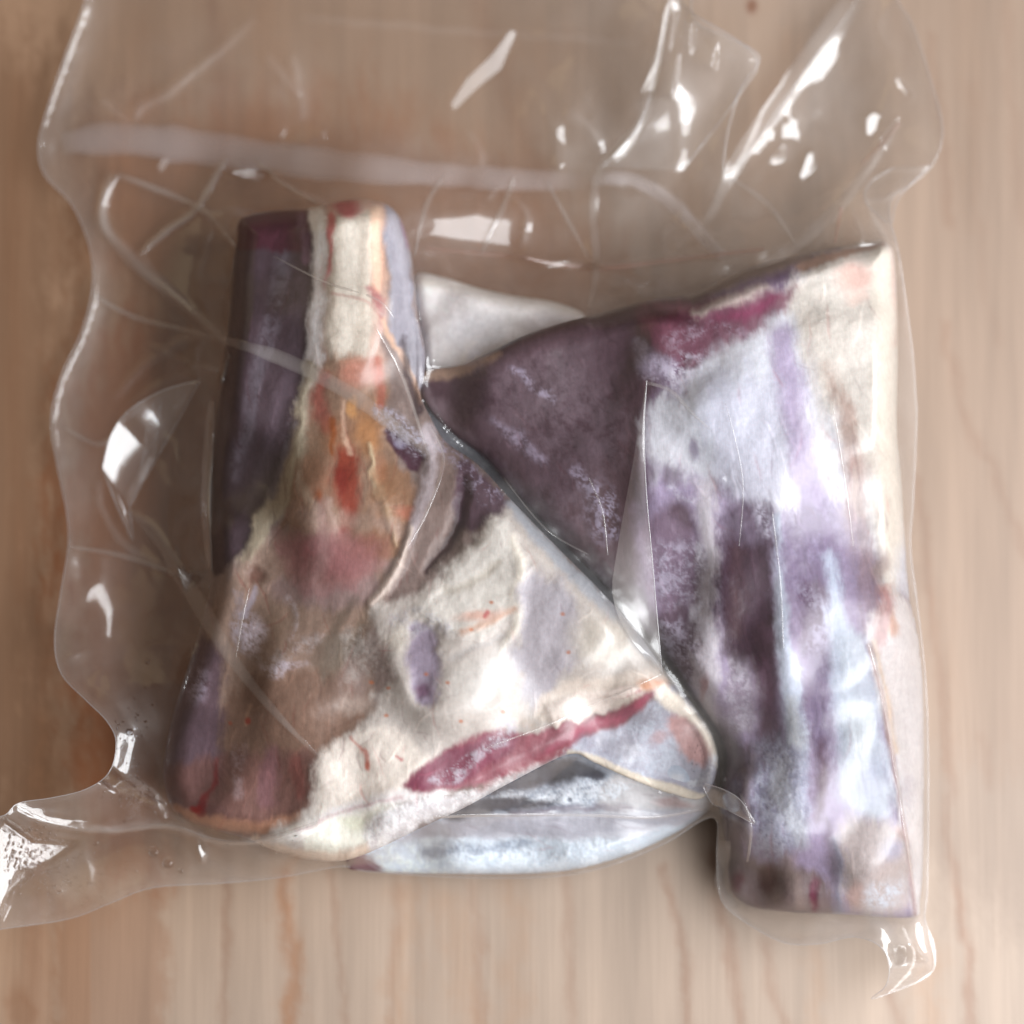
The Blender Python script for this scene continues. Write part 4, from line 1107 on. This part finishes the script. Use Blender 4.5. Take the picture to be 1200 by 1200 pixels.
def fin(name, left, right, mat, lift_l, lift_r, n=24, hz=.14, rise=0.0, cl=0.0, edges=(0, 1)):
    a = catmull(left, 8, False); b = catmull(right, 8, False)
    def res(c):
        s = np.concatenate([[0], np.cumsum(np.linalg.norm(np.diff(c, axis=0), axis=1))])
        q = np.linspace(0, s[-1], n); return np.stack([np.interp(q, s, c[:, 0]), np.interp(q, s, c[:, 1])], 1)
    a, b = res(a), res(b)
    k = 8; V = []
    for j in range(k):
        u = j / (k - 1)
        q = a * (1 - u) + b * u
        z = film_z(q[:, 0], q[:, 1])
        if rise: z = film_z(b[:, 0], b[:, 1]) + rise * (1 - u) * np.linalg.norm(a - b, axis=1) * 0.00024
        V.append(world_pt(q[:, 0], q[:, 1], z + (lift_l * (1 - u) + lift_r * u + 0.7 * math.sin(u * 3.1) + .4) * 1e-3))
    V = np.stack(V, 1); i = np.arange(n * k).reshape(n, k)
    F = np.stack([i[:-1, :-1].ravel(), i[:-1, 1:].ravel(), i[1:, 1:].ravel(), i[1:, :-1].ravel()], 1)
    o = make_mesh(name, V.reshape(-1, 3), F, mat, bag, dict(haze=np.full(n * k, hz), cling=np.full(n * k, cl)))
    r = np.concatenate([[0.00008], np.full(n - 2, .00012), [0.00008]])
    for side, nm in [(q, 'fold_edge') for q in edges]:
        side = side * (k - 1)
        e = tube(nm, V[:, side] + np.array([0, 0, .0001]), r, M_EDGE); e.parent = o
    return o
fin('film_flap', [(757,446),(742,540),(724,640),(718,700),(740,750),(775,788)], [(758,446),(755,500),(757,570),(764,650),(769,710),(776,788)], M_FOLD, .2, .9, hz=.15, cl=.5, edges=(1,))
fin('film_flap', [(824,922),(835,942),(850,948),(884,966)], [(826,918),(850,926),(868,938),(885,964)], M_FOLD, .2, 1.2)
fin('film_flap', [(120,548),(130,510),(150,482),(190,458),(232,446)], [(152,594),(170,560),(190,526),(212,488),(234,447)], M_FOLD, .2, .6, rise=.62, hz=.08)
fin('film_flap', [(787,-14),(772,62),(752,140),(706,196)], [(812,16),(886,66),(866,112),(800,200)], M_FOLD, 1.5, .6, hz=.13, cl=.25)
fin('film_flap', [(1040,262),(1014,236),(1020,214),(1048,196)], [(1046,262),(1050,240),(1062,222),(1090,194)], M_FOLD, .2, .6, hz=.10, cl=.5)
fin('film_flap', [(120,548),(136,590),(154,632)], [(152,594),(154,612),(156,632)], M_FOLD, .3, .8, rise=.3, hz=.07)

# ------------------------------------------------------------------ droplets inside the bag
def dome(px, py, r, base):
    """a small squat water bead; r in plan units"""
    rings, seg = 4, 8
    c = world_pt(px, py, base)
    R_ = r * 0.00023
    V = [c + np.array([0, 0, R_ * .62])]; F = []
    for i in range(1, rings + 1):
        a = math.pi / 2 * i / rings
        for s in range(seg):
            p = 2 * math.pi * s / seg
            V.append(c + np.array([R_ * math.sin(a) * math.cos(p), R_ * math.sin(a) * math.sin(p), R_ * .62 * math.cos(a)]))
    for s in range(seg):
        F.append((0, 1 + s, 1 + (s + 1) % seg, 1 + (s + 1) % seg))
    for i in range(1, rings):
        for s in range(seg):
            a0 = 1 + (i - 1) * seg
            F.append((a0 + s, a0 + seg + s, a0 + seg + (s + 1) % seg, a0 + (s + 1) % seg))
    return V, F
def beads(name, lst, stuff):
    import bmesh
    VV, FF = [], []
    for (x, y, r) in lst:
        V, F = dome(x, y, r, float(film_z(x, y)) + 0.0001)
        o = len(VV); VV += V; FF += [tuple(dict.fromkeys(i + o for i in f)) for f in F]
    me = bpy.data.meshes.new(name); me.from_pydata([tuple(v) for v in VV], [], FF); me.update()
    me.polygons.foreach_set('use_smooth', [True] * len(me.polygons))
    me.materials.append(M_WATER)
    ob = bpy.data.objects.new(name, me); sc.collection.objects.link(ob); ob.parent = bag
    if stuff: ob['kind'] = 'stuff'
    return ob
for (x, y, r) in [(180,998,7),(197,1011,7.5),(208,606,4.5),(113,988,4),(212,1020,4),(173,775,4),(152,858,5)]:
    beads('droplet', [(x, y, r)], False)
lst = []
rg = np.random.default_rng(3)
while len(lst) < 230:
    x, y = rg.uniform(4, 100), rg.uniform(962, 1050)
    if rg.random() < math.exp(-((x - 30) / 40) ** 2 - ((y - 1000) / 32) ** 2): lst.append((x, y, rg.uniform(1.0, 2.6)))
for _ in range(60): lst.append((rg.normal(155, 14), rg.normal(925, 12), rg.uniform(.8, 2.4)))
for _ in range(60): lst.append((rg.normal(155, 12), rg.normal(868, 22), rg.uniform(.7, 1.6)))
for _ in range(90): lst.append((rg.normal(85, 34), rg.normal(1030, 16), rg.uniform(.7, 1.6)))
for _ in range(40): lst.append((rg.uniform(190, 350), rg.normal(988, 8), rg.uniform(.6, 1.3)))
lst = [q for q in lst if inside(np.array([q[0]]), np.array([q[1]]), OL_TOP)[0]]
beads('condensation', lst, True)
